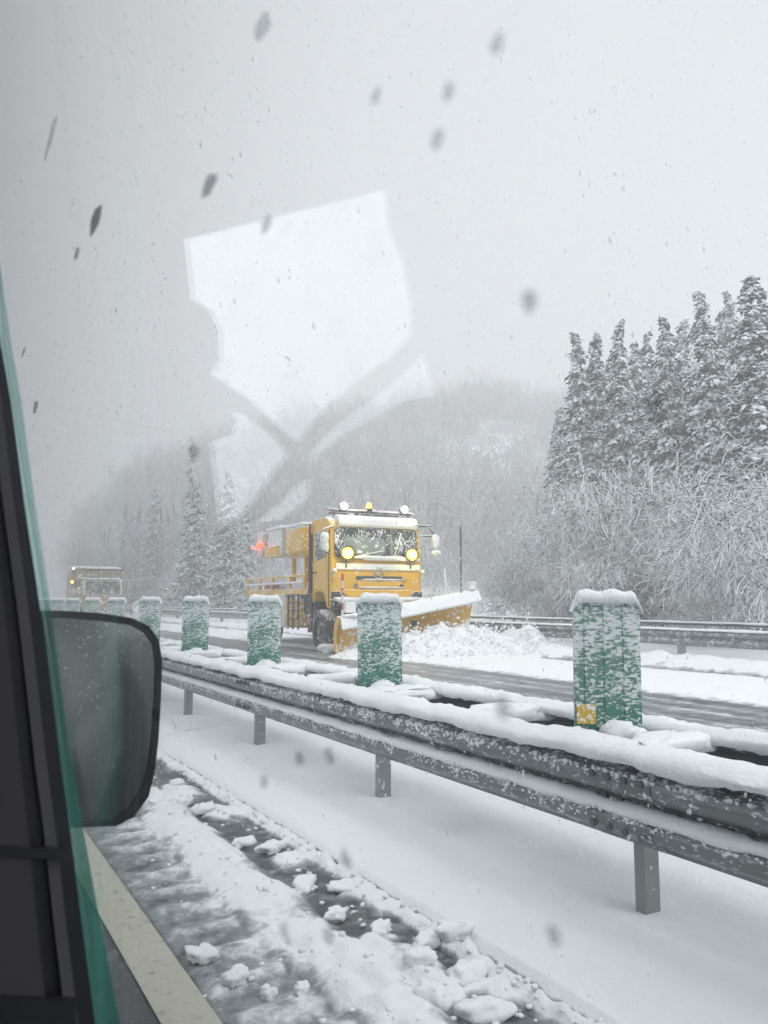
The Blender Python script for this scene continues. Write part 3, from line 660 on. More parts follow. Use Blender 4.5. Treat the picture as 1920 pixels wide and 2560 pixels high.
mb = MB(); mb.tube([(.1, .1, 3.15), (-.2, .0, 3.05), (-.2, .0, 2.9)], .02, 6); mb.tube([(.02, .1, 2.45), (-.2, .0, 2.5)], .02, 6); mm = mb.build('mirror_arm', M['dark'], TR, smooth=True)
mb = MB(); mb.blob((-.18, -.02, 2.74), (.20, .16, .46), seed=6, amp=.08, n=16, m=10, sq=.5); mb.build('mirror', M['white'], mm, smooth=True)
# chassis, wheels, fenders
mb = MB(); mb.box((W_/2, 3.6, .95), (.9, 6.6, .3)); mb.box((W_/2, 1.9, 1.2), (2.2, 1.0, .5)); mb.box((W_/2, .75, .52), (1.9, .16, .16)); mb.box((.6, 1.55, .75), (1.0, .5, .6)); mb.build('chassis', M['dark'], TR)
for y in (.78, 4.9, 6.1):
    wheel(TR, .02, y, .53, .53, .32); wheel(TR, W_-.34, y, .53, .53, .32)
mb = MB(); mb.prism([(1.42, .5), (1.46, .5), (1.46, 1.3), (1.42, 1.3)], 'x', .05, .55); mb.build('mud_flap', M['black'], TR)
mb = MB(); mb.blob((.2, .35, .10), (.6, .4, .24), seed=9, amp=.35, n=16, m=8); mb.build('wheel_snow', M['snow_cap'], TR, smooth=True)
mb = MB(); mb.prism(rrect(2.1, 3.6, .55, 1.35, .12), 'x', .0, .5); mb.build('fuel_tank', M['orange'], TR, bevel=.02)
mb = MB()
for y in (2.1, 2.5, 2.9): mb.box((-.05, y, .98), (.04, .04, .95))
for z in (.58, .8, 1.02, 1.24, 1.44): mb.box((-.05, 2.5, z), (.04, .84, .035))
mb.build('ladder', M['dark'], TR)
mb = MB(); mb.box((.12, 3.7, 1.0), (.3, .9, .95)); mb.box((.2, 4.7, 1.0), (.4, .5, .8)); mb.build('side_locker', M['white'], TR, bevel=.02)
# deck with hopper, rails and raised sign
mb = MB(); mb.box((W_/2, 4.3, 1.52), (2.46, 5.4, .16)); mb.box((-.0, 4.3, 1.96), (.06, 5.2, .07)); mb.box((W_, 4.3, 1.96), (.06, 5.2, .07))
for y in (1.75, 2.9, 4.4, 5.6, 6.85): mb.box((.0, y, 1.78), (.08, .12, .36))
mb.build('deck', M['orange'], TR, bevel=.01)
mb = MB(); mb.box((W_/2, 4.3, 1.66), (1.9, 4.8, .3)); mb.build('deck_snow', M['snow_cap'], TR, bevel=.1)
mb = MB(); mb.box((.03, 4.6, 1.70), (.05, 1.2, .14)); mb.build('red_strip', M['red'], TR)
mb = MB(); mb.box((-.03, 4.3, 1.77), (.10, 5.0, .07)); mb.build('deck_edge_snow', M['snow_cap'], TR, bevel=.03)
mb = MB(); mb.prism([(x, y) for x, y in ((.0, 2.62), (.12, 2.50), (1.35, 2.50), (1.35, 3.32), (.0, 3.32))], 'y', 2.0, 3.4); hh = mb.build('upper_box', M['orange'], TR, bevel=.04)
mb = MB(); mb.box((.68, 2.7, 3.37), (1.4, 1.45, .10)); mb.build('box_snow', M['snow_cap'], hh, bevel=.04)
mb = MB(); mb.box((.45, 4.05, 2.95), (1.1, 1.2, .80)); hh = mb.build('rear_box', M['white'], TR, bevel=.04)
mb = MB(); mb.box((.45, 4.05, 3.39), (1.2, 1.3, .10)); mb.build('box_snow', M['snow_cap'], hh, bevel=.04)
mb = MB(); mb.box((-.12, 4.1, 2.70), (.12, 1.1, .34)); mb.build('box_panel', M['orange'], hh, bevel=.02)
mb = MB(); mb.box((.30, 2.5, 2.1), (.10, .10, .85)); mb.box((.50, 4.05, 2.1), (.10, .10, .85)); mb.box((1.2, 3.0, 2.1), (.14, .14, .9)); mb.build('mast', M['orange_clean'], TR)
mb = MB(); mb.box((.3, 4.95, 2.95), (1.1, .4, .75)); ss = mb.build('arrow_sign', M['white'], TR, bevel=.03)
mb = MB(); mb.tube([(-.2, 4.75, 2.95), (-.36, 4.75, 2.95)], .06, 12); mb.build('red_lamp', M['lamp_red'], ss)
mb = MB(); mb.box((-.32, 5.05, 2.88), (.14, .4, .05), ry=R(12)); mb.build('red_lamp', M['lamp_red'], ss)
# plough blade: curved sheet from near end (low) to far end (tall)
Pa, Pb = Vector((-.18, -1.0, 0)), Vector((3.14, -1.48, 0)); nseg = 18; prof = []; vs = []; K = 9
dirn = (Pb-Pa).normalized(); fwd = Vector((dirn.y, -dirn.x, 0))
for i in range(nseg+1):
    u = i/nseg; h = .82+.66*u; base = Pa.lerp(Pb, u)
    for k in range(K+1):
        v = k/K; ang = -35+115*v
        z = .04+h*(math.sin(R(-35+115*v))-math.sin(R(-35)))/(math.sin(R(80))-math.sin(R(-35)))
        bulge = -(math.cos(R(ang))-math.cos(R(80)))*.42*h
        vs.append(base+fwd*(-bulge*-1)+Vector((0, 0, z)) if False else base+fwd*(bulge)+Vector((0, 0, z)))
fs = [(i*(K+1)+k, i*(K+1)+k+1, (i+1)*(K+1)+k+1, (i+1)*(K+1)+k) for i in range(nseg) for k in range(K)]
mb = MB(); mb.add(vs, fs); bl = mb.build('plough_blade', M['orange'], TR, smooth=True)
so = bl.modifiers.new('solid', 'SOLIDIFY'); so.thickness = .035
mb = MB(); vs2 = []
for i in range(nseg+1):
    u = i/nseg; h = .82+.66*u; b = Pa.lerp(Pb, u)+Vector((0, 0, .04+h))
    j = .02*noise.noise(Vector((u*12, 0, 0)))
    for (a, z) in ((.20, -.27+j), (.24, -.22), (.13, -.06), (.02, .045+j), (-.22, .06), (-.26, -.02), (-.1, -.05), (.12, -.16)): vs2.append(b+fwd*a+Vector((0, 0, z)))
mb.add(vs2, [(i*8+k, i*8+(k+1) % 8, (i+1)*8+(k+1) % 8, (i+1)*8+k) for i in range(nseg) for k in range(8)]+[tuple(range(8)), tuple(nseg*8+k for k in range(7, -1, -1))])
mb.build('blade_snow', M['snow_cap'], bl, smooth=False, bevel=.015)
mb = MB(); e = [(0.10, .0), (-.22, .12), (-.33, .42), (-.25, .72), (.0, .93), (.16, .90), (.05, .75), (-.12, .62), (-.18, .4), (-.08, .18), (.12, .06)]
mb.add([Pa+fwd*(-a*-1)+Vector((0, 0, z))-dirn*.02 for a, z in e]+[Pa+fwd*a+Vector((0, 0, z))-dirn*.07 for a, z in e], [tuple(range(11)), tuple(range(21, 10, -1))]+[(i, 11+i, 11+(i+1) % 11, (i+1) % 11) for i in range(11)])
mb.build('end_plate', M['orange_clean'], bl, bevel=.008)
mb = MB(); mb.blob((.35, -1.05, .93), (.8, .35, .08), seed=8, amp=.2, n=16, m=8, sq=.5); mb.box((.15, -.75, 1.13), (.26, .2, .26)); mb.build('blade_bracket_snow', M['snow_cap'], bl, smooth=False, bevel=.03)
for k in range(6):
    mb = MB(); mb.tube([(-.10, -.95, .9+k*.17), (-.10, -.95, .9+(k+1)*.17)], .028, 8); mb.build('marker_rod', M['red'] if k % 2 else M['white'], bl)
mb = MB(); mb.tube([(2.72, -1.42, 1.35), (2.72, -1.42, 3.12)], .018, 6); mb.build('marker_rod', M['dark'], bl)
mb = MB(); mb.box((3.0, -1.45, 1.65), (.17, .17, .2)); mb.build('marker_lamp', M['white'], bl, bevel=.02)
mb = MB(); mb.tube([(2.45, -1.2, 1.3), (2.75, -.6, 2.1)], .012, 5); mb.tube([(2.6, -1.2, 1.3), (2.62, -.9, 1.75)], .012, 5); mb.build('stay_cable', M['dark'], bl)
Tm = Matrix.Translation((8.66, 17.0, 0)) @ Matrix.Rotation(R(-4), 4, 'Z') @ Matrix.Diagonal((1.06, 1, 1, 1))
for x in (.36, 2.08): pl(Tm @ Vector((x, -.35, 2.46)), (1, .83, .08), 6, .06)
for x in (.42, 2.07): pl(Tm @ Vector((x, -.05, 3.68)), (1, .75, .55), 7, .06)

# snow thrown up by the blade
def thrown(x, y):
    v = Tm.inverted() @ Vector((x, y, 0)); u = (v.x+.3)/4.6; d = -(v.y+1.05-.13*v.x*-1*0)-.15*v.x
    k = fbm(x*1.6, y*1.6, 4, 4)
    h = (.20+.40*sst(.0, .5, u)*(1-sst(.7, 1.3, u)*.6))*(1-sst(.3, 2.4, d))*sst(-.35, .1, d)*sst(-.12, .12, u)*(1-sst(1.35, 1.75, u))
    return -.05+h*(1.05+.55*k)+.09*h**.5*fbm(x*6, y*6, 2, 3)
g = grid('thrown_snow', ax(8.0, 16.5, .055), ax(12.2, 17.2, .055), lambda x, y: thrown(x, y), M['snow_cap'])
tag(g, 'churning heap of snow rolling off the front of the plough blade', 'thrown snow', kind='stuff')
mb = MB(); random.seed(2)
for i in range(1500):
    x = random.uniform(8.6, 15.0); y = random.uniform(13.2, 16.0); h = thrown(x, y)
    if h < .06: continue
    s = random.uniform(.02, .09); mb.blob((x, y, h+random.expovariate(6)*.5), (s, s*.8, s*.7), seed=i, amp=.3, n=6, m=4, sq=.9)
tag(mb.build('snow_spray', M['snow_cap'], smooth=True), 'clods and spray flying above the snow in front of the blade', 'snow spray', kind='stuff')

# distant truck
T2 = empty('road_works_truck', (8.25, 49.3, 0), R(-6)); tag(T2, 'distant yellow works truck with a high body above its cab, one amber lamp lit', 'truck')
mb = MB(); mb.prism([(0, 1.0), (-.02, 1.6), (.12, 2.48), (.3, 2.55), (1.7, 2.55), (1.7, 1.0)], 'x', .1, 2.4); mb.build('cab', M['beige'], T2, bevel=.04)
mb = MB(); mb.prism(rrect(.28, 2.25, 1.62, 2.40, .08), 'y', 0, .03); o = mb.build('windscreen', M['glass'], T2); o.rotation_euler.x = R(-8); o.location = (0, -.275, .03)
mb = MB(); mb.blob((1.25, .8, 2.58), (2.3, 1.8, .12), seed=4, amp=.1, n=20, m=6, sq=.4); mb.build('roof_snow', M['snow_cap'], T2, smooth=True)
mb = MB(); mb.box((1.1, 4.6, 2.35), (3.1, 5.4, 1.75)); bd = mb.build('body', M['beige'], T2, bevel=.03)
for z in (2.62, 3.12): mb = MB(); mb.box((1.1, 1.86, z), (2.9, .08, .09)); mb.build('body_rib', M['beige'], bd)
for x in (-.35, .5, 1.3, 2.1, 2.55): mb = MB(); mb.box((x, 1.84, 2.9), (.09, .08, .60)); mb.build('body_rib', M['beige'], bd)
mb = MB(); mb.box((1.1, 1.84, 3.2), (3.1, .1, .10)); mb.build('dark_edge', M['dark'], bd)
mb = MB(); mb.blob((1.1, 4.6, 3.30), (3.3, 5.6, .26), seed=7, amp=.08, n=24, m=6, sq=.3); mb.build('body_snow', M['snow_cap'], bd, smooth=True)
for (x, z, s_) in ((.75, 2.86, .28), (1.35, 2.8, .3), (2.05, 2.84, .26)): mb = MB(); mb.prism(rrect(x-s_/2, x+s_/2, z-.14, z+.14, .05), 'y', 1.76, 1.80); mb.build('side_lamp', M['dash'], bd)
lamp(T2, 'amber_lamp', (-.40, 1.72, 2.42), .11, M['lamp_white']).children[0].data.materials[0] = emit('amber_glow', (1, .50, .10), 6)
lamp(T2, 'work_lamp', (-.35, 1.72, 3.24), .07, M['lamp_white'])
mb = MB(); mb.blob((-.1, -.1, 1.85), (.22, .2, .5), seed=3, amp=.1); mb.build('mirror', M['white'], T2, smooth=True)
mb = MB(); mb.tube([(2.7, -.1, 1.9), (2.75, -.1, 2.5), (2.4, 0, 2.5)], .03, 6); mb.build('mirror_arm', M['white'], T2)
for y in (.8, 4.8, 6.1):
    wheel(T2, .1, y, .5, .5, .3); wheel(T2, 2.1, y, .5, .5, .3)
mb = MB(); mb.box((1.25, -.06, .95), (2.3, .25, .5)); mb.build('bumper', M['beige'], T2, bevel=.03)
Tm2 = Matrix.Translation((8.25, 49.3, 0)) @ Matrix.Rotation(R(-6), 4, 'Z')

# ------------------------------------------------------------ the van we look out of
VAN = empty('van', (0, .9, 0)); tag(VAN, 'dark van interior at the left with window pillar, side glass and big wing mirror', 'van')
def vb(mb, name, mats, par=VAN, **k):
    o = mb.build(name, mats, par, **k)
    if par is VAN: o.location = (0, -.9, 0)
    return o
pn = Vector((math.cos(R(5)), 0, math.sin(R(5)))); pd = pn.dot(Vector((.13, 0, 1.3)))
def pane_x(z, off=0): return (pd+off-pn.z*z)/pn.x
edge = [(1.70, 2.75), (1.627, 2.49), (1.469, 2.006), (1.433, 1.736), (1.185, 1.44), (1.023, 1.252), (.921, 1.084), (.852, .982), (.799, .906), (.76, .80)]
outl = [(-.45, 2.75)]+edge+[(-.45, .80)]
mb = MB(); nn = len(outl)
mb.add([(pane_x(z), y, z) for y, z in outl]+[(pane_x(z, .004), y, z) for y, z in outl], [tuple(range(nn)), tuple(range(2*nn-1, nn-1, -1))]+[(i, nn+i, nn+(i+1) % nn, (i+1) % nn) for i in range(nn)])
def pane_mat():
    m = bpy.data.materials.new('window_glass'); m.use_nodes = True; t = m.node_tree; t.nodes.clear()
    o = N(t, 'ShaderNodeOutputMaterial'); mx = N(t, 'ShaderNodeMixShader'); tr = N(t, 'ShaderNodeBsdfTransparent'); gl = N(t, 'ShaderNodeBsdfGlossy')
    tr.inputs[0].default_value = (.97, .973, .974, 1); gl.inputs[0].default_value = (1, 1, 1, 1); gl.inputs['Roughness'].default_value = .0
    g = N(t, 'ShaderNodeNewGeometry'); vm = N(t, 'ShaderNodeVectorMath', operation='DOT_PRODUCT'); t.links.new(g.outputs['Incoming'], vm.inputs[0]); t.links.new(g.outputs['Normal'], vm.inputs[1])
    c = math_(t, 'ABSOLUTE', vm.outputs['Value']); k = math_(t, 'POWER', math_(t, 'SUBTRACT', 1.0, c), 5.)
    f = math_(t, 'ADD', math_(t, 'MULTIPLY', k, .56), .05)
    t.links.new(f, mx.inputs[0]); t.links.new(tr.outputs[0], mx.inputs[1]); t.links.new(gl.outputs[0], mx.inputs[2]); t.links.new(mx.outputs[0], o.inputs[0]); return m
M['pane'] = pane_mat()
vb(mb, 'side_window', M['pane'])
m1 = mat('interior_dark', (.012, .011, .014), .7)[0]; m2 = mat('interior_grey', (.075, .070, .080), .7)[0]; m3 = mat('seal_black', (.006, .006, .007), .5)[0]
m4 = mat('interior_trim', (.045, .040, .050), .8)[0]
# pillar trim, facing back into the cabin; rows from the top down: x, z of the left and of the right edge
def strip(name, rows, Y, th, m_, par=VAN):
    mb = MB(); vs = []
    for xa, za, xb, zb in rows:
        p, q = Vector((xa, Y, za)), Vector((xb, Y, zb)); vs += [p, q, p+Vector((0, th, 0)), q+Vector((0, th, 0))]
    fs = []
    for i in range(len(rows)-1):
        k = 4*i; fs += [(k, k+1, k+5, k+4), (k+2, k+6, k+7, k+3), (k, k+4, k+6, k+2), (k+1, k+3, k+7, k+5)]
    fs += [(0, 2, 3, 1), (len(vs)-4, len(vs)-3, len(vs)-1, len(vs)-2)]
    mb.add(vs, fs); return vb(mb, name, m_, par, bevel=.0)
strip('window_seal', [(-0.0137, 2.2432, -0.0063, 2.2486), (0.0024, 1.9456, 0.0096, 1.9492), (0.0132, 1.745, 0.0204, 1.7474), (0.0431, 1.5345, 0.0504, 1.5357), (0.0535, 1.483, 0.0613, 1.4841), (0.0681, 1.3911, 0.077, 1.3917), (0.083, 1.3073, 0.0928, 1.3073), (0.0903, 1.2637, 0.1006, 1.2634), (0.1069, 1.1556, 0.1185, 1.1544), (0.1196, 1.0805, 0.1321, 1.0785), (0.1296, 1.0131, 0.143, 1.0104), (0.1443, 0.9215, 0.1589, 0.9177), (0.1663, 0.8018, 0.181, 0.7968), (0.1913, 0.6623, 0.2062, 0.6559)], 0.775, 0.03, m3)
strip('pillar_trim', [(-0.0221, 2.2247, -0.0136, 2.231), (-0.006, 1.9331, 0.0023, 1.9373), (0.0048, 1.7365, 0.013, 1.7393), (0.0343, 1.53, 0.0426, 1.5315), (0.0443, 1.4795, 0.0528, 1.4807), (0.0584, 1.3894, 0.0672, 1.39), (0.0728, 1.3071, 0.0819, 1.3072), (0.0798, 1.2644, 0.0891, 1.2642), (0.0959, 1.1585, 0.1055, 1.1575), (0.1082, 1.0848, 0.118, 1.0833), (0.1178, 1.0189, 0.1279, 1.0168), (0.1321, 0.9291, 0.1425, 0.9264), (0.1536, 0.8118, 0.1642, 0.8082), (0.1782, 0.6751, 0.1889, 0.6706)], 0.765, 0.03, m2)
strip('trim_gap', [(-0.0302, 2.2273, -0.0223, 2.2331), (-0.0138, 1.935, -0.0061, 1.9389), (-0.0028, 1.7379, 0.0048, 1.7405), (0.0269, 1.5308, 0.0346, 1.5321), (0.0364, 1.48, 0.0447, 1.4812), (0.0496, 1.3896, 0.0589, 1.3902), (0.0631, 1.3071, 0.0735, 1.3072), (0.0697, 1.2644, 0.0806, 1.2641), (0.0847, 1.1584, 0.0968, 1.1572), (0.0961, 1.0849, 0.1091, 1.0829), (0.105, 1.0191, 0.1189, 1.0163), (0.1183, 0.9297, 0.1333, 0.9257), (0.1399, 0.8125, 0.155, 0.8074), (0.1645, 0.676, 0.1798, 0.6694)], 0.772, 0.03, m3)
strip('door_trim', [(-0.0304, 2.2125, -0.0297, 2.2129), (-0.0142, 1.9249, -0.0136, 1.9252), (-0.0033, 1.7308, -0.0027, 1.7311), (0.0259, 1.5271, 0.0265, 1.5272), (0.0323, 1.4768, 0.0359, 1.4772), (0.0371, 1.3874, 0.0488, 1.3882), (0.0414, 1.3069, 0.0622, 1.307), (0.0436, 1.2656, 0.0687, 1.2649), (0.049, 1.1642, 0.0834, 1.1606), (0.0527, 1.0947, 0.0946, 1.0882), (0.056, 1.033, 0.1034, 1.0235), (0.0605, 0.9502, 0.1165, 0.9354), (0.0661, 0.8446, 0.1377, 0.8201), (0.0725, 0.7241, 0.1619, 0.6857)], 0.76, 0.03, m4)
def teal():
    m = bpy.data.materials.new('tinted_glass_edge'); m.use_nodes = True; t = m.node_tree; t.nodes.clear()
    o = N(t, 'ShaderNodeOutputMaterial'); mx = N(t, 'ShaderNodeMixShader'); tr = N(t, 'ShaderNodeBsdfTransparent'); df = N(t, 'ShaderNodeBsdfTranslucent'); d2 = N(t, 'ShaderNodeBsdfDiffuse'); ad = N(t, 'ShaderNodeMixShader', i_0=.4)
    tr.inputs[0].default_value = (.80, .92, .90, 1); df.inputs[0].default_value = (.10, .30, .25, 1); d2.inputs[0].default_value = (.12, .42, .34, 1)
    n = tex(t, 18, 3); tc = N(t, 'ShaderNodeTexCoord'); sx = N(t, 'ShaderNodeSeparateXYZ'); t.links.new(tc.outputs['Object'], sx.inputs[0])
    f = math_(t, 'MULTIPLY', ramp(t, sx.outputs[2], .92, 1.30, .8, .16).outputs[0], ramp(t, n.outputs[0], .3, .7, .75, 1.1).outputs[0], True)
    t.links.new(df.outputs[0], ad.inputs[1]); t.links.new(d2.outputs[0], ad.inputs[2])
    t.links.new(f, mx.inputs[0]); t.links.new(tr.outputs[0], mx.inputs[1]); t.links.new(ad.outputs[0], mx.inputs[2]); t.links.new(mx.outputs[0], o.inputs[0]); return m
strip('glass_edge', [(-0.0078, 2.266, -0.005, 2.268), (0.0085, 1.9611, 0.0112, 1.9624), (0.0194, 1.7557, 0.0221, 1.7566), (0.05, 1.5401, 0.0602, 1.5419), (0.0612, 1.4875, 0.0714, 1.4889), (0.0771, 1.3934, 0.0874, 1.3941), (0.0932, 1.3075, 0.1037, 1.3075), (0.1012, 1.2628, 0.1118, 1.2625), (0.1194, 1.1517, 0.1305, 1.1506), (0.1333, 1.0745, 0.147, 1.0723), (0.1443, 1.0051, 0.1623, 1.0015), (0.1605, 0.9106, 0.1844, 0.9044), (0.1831, 0.7875, 0.2072, 0.7793), (0.2088, 0.6441, 0.2332, 0.6336)], 0.79, 0.004, teal())
BLK = [(-0.003, 0.8, 2.2818), (-0.0049, 1.3, 2.8955), (-0.0097, 2.6, 4.4909), (0.0134, 0.8, 1.9719), (0.0217, 1.3, 2.3918), (0.0435, 2.6, 3.4835), (0.0244, 0.8, 1.763), (0.0397, 1.3, 2.0524), (0.0793, 2.6, 2.8049), (0.0362, 0.8, 1.5406), (0.0587, 1.3, 1.6909), (0.1175, 2.6, 2.0819), (0.039, 0.8, 1.4867), (0.0634, 1.3, 1.6035), (0.1267, 2.6, 1.9069), (0.044, 0.8, 1.3923), (0.0715, 1.3, 1.45), (0.1429, 2.6, 1.6), (0.0485, 0.8, 1.3073), (0.0788, 1.3, 1.3119), (0.1575, 2.6, 1.3238), (0.0508, 0.8, 1.2637), (0.0825, 1.3, 1.2409), (0.165, 2.6, 1.1819), (0.0564, 0.8, 1.1565), (0.0917, 1.3, 1.0668), (0.1834, 2.6, 0.8337), (0.0603, 0.8, 1.0832), (0.098, 1.3, 0.9477), (0.196, 2.6, 0.5954), (0.0638, 0.8, 1.018), (0.1036, 1.3, 0.8418), (0.2072, 2.6, 0.3835), (0.0684, 0.8, 0.9305), (0.1111, 1.3, 0.6996), (0.2222, 2.6, 0.0992), (0.0743, 0.8, 0.819), (0.1207, 1.3, 0.5184), (0.2414, 2.6, -0.2633), (0.081, 0.8, 0.6918), (0.1316, 1.3, 0.3117), (0.2632, 2.6, -0.6766)]
mb = MB(); nP = 14
mb.add(BLK+[(x-.02, y, z) for x, y, z in BLK], [(3*i+k, 3*i+k+1, 3*i+k+4, 3*i+k+3) for i in range(nP-1) for k in (0, 1)]+[(3*nP+3*i+k, 3*nP+3*i+k+3, 3*nP+3*i+k+4, 3*nP+3*i+k+1) for i in range(nP-1) for k in (0, 1)])
vb(mb, 'reflection_blocker', m1)  # unseen dark wall added to keep outdoor light out of the pane's reflection
# seam and lower dark pocket on the door trim
for nm_, Q_ in (('trim_seam', [(-0.043, 0.758, 1.1162), (0.1268, 0.758, 1.0786), (0.1271, 0.758, 1.07), (-0.0425, 0.758, 1.1086)]), ('door_pocket', [(-0.0354, 0.757, 1.0027), (0.1381, 0.757, 0.9508), (0.1484, 0.757, 0.7865), (-0.0253, 0.757, 0.8497)])):
    mb = MB(); mb.add(Q_+[(x, y+.006, z) for x, y, z in Q_], [(0, 1, 2, 3), (7, 6, 5, 4), (0, 4, 5, 1), (1, 5, 6, 2), (2, 6, 7, 3), (3, 7, 4, 0)]); vb(mb, nm_, m3)
# windscreen wall with its openings, mirror stalk and wiper arm left solid
P1 = [(-0.103, 1.76), (-0.451, 1.868), (-0.449, 1.806), (-0.466, 1.742), (-0.468, 1.676), (-0.461, 1.63), (-0.417, 1.594), (-0.349, 1.558), (-0.287, 1.52), (-0.245, 1.483), (-0.228, 1.463), (-0.204, 1.486), (-0.162, 1.531), (-0.112, 1.569), (-0.127, 1.588), (-0.133, 1.628), (-0.123, 1.658), (-0.1, 1.673)]
P2 = [(-0.131, 1.522), (-0.14, 1.504), (-0.128, 1.485), (-0.096, 1.476), (-0.095, 1.413), (-0.092, 1.364), (-0.119, 1.366), (-0.153, 1.396), (-0.212, 1.453), (-0.196, 1.475), (-0.169, 1.502), (-0.148, 1.515)]
P3 = [(-0.478, 1.61), (-0.486, 1.528), (-0.415, 1.518), (-0.321, 1.479), (-0.262, 1.45), (-0.241, 1.425), (-0.243, 1.451), (-0.295, 1.489), (-0.381, 1.535), (-0.457, 1.584)]
P4 = [(-0.222, 1.41), (-0.238, 1.415), (-0.235, 1.387), (-0.183, 1.358), (-0.147, 1.36), (-0.188, 1.386)]
outer = [(.02, .4), (.05, 1.6), (.02, 2.2), (-.02, 3.0), (-1.9, 3.0), (-1.9, .4)]
loops = [outer, P1, P2, P3, P4]; flat = [Vector((x, z, 0)) for L_ in loops for x, z in L_]
tris = tessellate_polygon([[Vector((x, z, 0)) for x, z in L_] for L_ in loops])
mb = MB(); nn = len(flat); vs = [(v.x, 1.0, v.y) for v in flat]+[(v.x, 1.012, v.y) for v in flat]; fs = [tuple(t_) for t_ in tris]+[tuple(nn+i for i in t_[::-1]) for t_ in tris]
k = 0
for L_ in loops:
    n_ = len(L_); fs += [(k+i, k+(i+1) % n_, nn+k+(i+1) % n_, nn+k+i) for i in range(n_)]; k += n_
mb.add(vs, fs); vb(mb, 'windscreen_surround', m1)
mb = MB(); mb.box((-1.9, -.6, 1.5), (.03, 3.3, 2.9)); mb.box((-1.1, -2.2, 1.5), (1.6, .03, 2.9)); mb.box((-.95, -.6, 2.93), (2.0, 3.3, .03)); mb.box((-.95, -.6, .35), (2.1, 3.3, .03)); vb(mb, 'cabin_lining', m1)
# outer skin below and behind the window
prof_f = [(.185, 0), (.18, .3), (.175, .55), (.172, .78)]
fl = [(1.3, 0), (.9, 0), (-.5, 0), (-3.2, 1)]
skin = mat('van_paint', (.045, .056, .054), .6, spec=.2)[0]
rear = [(.215, .0), (.19, .2), (.174, .402), (.15, .646), (.10, .811), (.0, .951), (-.11, 1.117), (-.192, 1.214), (-.45, 1.7)]
front = [(.20, .0), (.195, .2), (.188, .4), (.182, .6), (.175, .79), (.12, .951), (.045, 1.117), (-.03, 1.214), (-.3, 1.7)]
mb = MB(); n9 = 9
mb.add([(x, -.45, z) for x, z in front]+[(x, -3.2, z) for x, z in rear], [(i, i+1, n9+i+1, n9+i) for i in range(n9-1)])
mb.add([(x, .95, z) for x, z in front[:5]]+[(x, -.45, z) for x, z in front[:5]], [(i, i+1, 5+i+1, 5+i) for i in range(4)])
o = vb(mb, 'side_panel', skin); sm = o.modifiers.new('s', 'SOLIDIFY'); sm.thickness = .01
# wing mirror
OUT = [(0.139, 1.267, 1.284), (0.183, 1.26, 1.284), (0.239, 1.252, 1.28), (0.286, 1.245, 1.272), (0.312, 1.242, 1.259), (0.327, 1.239, 1.237), (0.333, 1.238, 1.206), (0.333, 1.238, 1.144), (0.331, 1.238, 1.083), (0.327, 1.238, 1.035), (0.319, 1.239, 1.0), (0.299, 1.241, 0.973), (0.274, 1.245, 0.962), (0.224, 1.252, 0.965), (0.18, 1.258, 0.971), (0.160, 1.263, 0.975), (.15, 1.264, 1.1)]
INN = [(0.145, 1.267, 1.273), (0.183, 1.26, 1.273), (0.24, 1.252, 1.268), (0.284, 1.246, 1.261), (0.304, 1.243, 1.249), (0.318, 1.241, 1.23), (0.323, 1.24, 1.2), (0.323, 1.239, 1.145), (0.321, 1.239, 1.084), (0.316, 1.239, 1.039), (0.308, 1.24, 1.01), (0.291, 1.243, 0.984), (0.271, 1.245, 0.973), (0.223, 1.252, 0.975), (0.18, 1.258, 0.981), (0.165, 1.263, 0.985), (.156, 1.264, 1.1)]
mn = Vector((-.1400, -.9901, .0070)).normalized(); n_ = len(OUT); c0 = Vector((.246, 1.25, 1.119))
OUT = [Vector(p)-mn*(mn.dot(Vector(p)-c0)) for p in OUT]; INN = [Vector(p)-mn*(mn.dot(Vector(p)-c0)) for p in INN]
O_ = [Vector(p)+mn*.006 for p in OUT]; I_ = [Vector(p)+mn*.006 for p in INN]; cen = sum((Vector(p) for p in OUT), Vector())/n_
Bk = [cen+(Vector(p)-cen)*.97-mn*.05 for p in OUT]; Bk2 = [cen+(Vector(p)-cen)*.6-mn*.09 for p in OUT]; I2 = [p-mn*.012 for p in I_]
mb = MB(); rings = [I2, I_, O_, [Vector(p) for p in OUT], Bk, Bk2]; vs = [p for r_ in rings for p in r_]
mb.add(vs, [(j*n_+i, j*n_+(i+1) % n_, (j+1)*n_+(i+1) % n_, (j+1)*n_+i) for j in range(5) for i in range(n_)]+[tuple(5*n_+i for i in range(n_))])
mh = vb(mb, 'wing_mirror', mat('mirror_housing', (.016, .018, .022), .45)[0])
mg = bpy.data.materials.new('wet_mirror'); mg.use_nodes = True; t = mg.node_tree; b = t.nodes['Principled BSDF']
b.inputs['Metallic'].default_value = 1; b.inputs['Roughness'].default_value = .06; b.inputs['Base Color'].default_value = (.27, .31, .30, 1)
n1 = tex(t, 260, 2, .5); mk = ramp(t, n1.outputs[0], .66, .69); t.links.new(mixc(t, mk.outputs[0], (.27, .31, .30), (.75, .8, .8)), b.inputs['Base Color'])
df = N(t, 'ShaderNodeBsdfDiffuse', i_0=(.22, .26, .25, 1)); mx = N(t, 'ShaderNodeMixShader', i_0=.12); t.links.new(b.outputs[0], mx.inputs[1]); t.links.new(df.outputs[0], mx.inputs[2]); t.links.new(mx.outputs[0], t.nodes['Material Output'].inputs[0])
mb = MB(); fr_ = [Vector(p)-mn*.001 for p in INN]; bk_ = [p-mn*.004 for p in fr_]
mb.add(fr_+bk_, [tuple(range(n_)), tuple(range(2*n_-1, n_-1, -1))]+[(i, n_+i, n_+(i+1) % n_, (i+1) % n_) for i in range(n_)])
o = mb.build('mirror_glass', mg, mh)
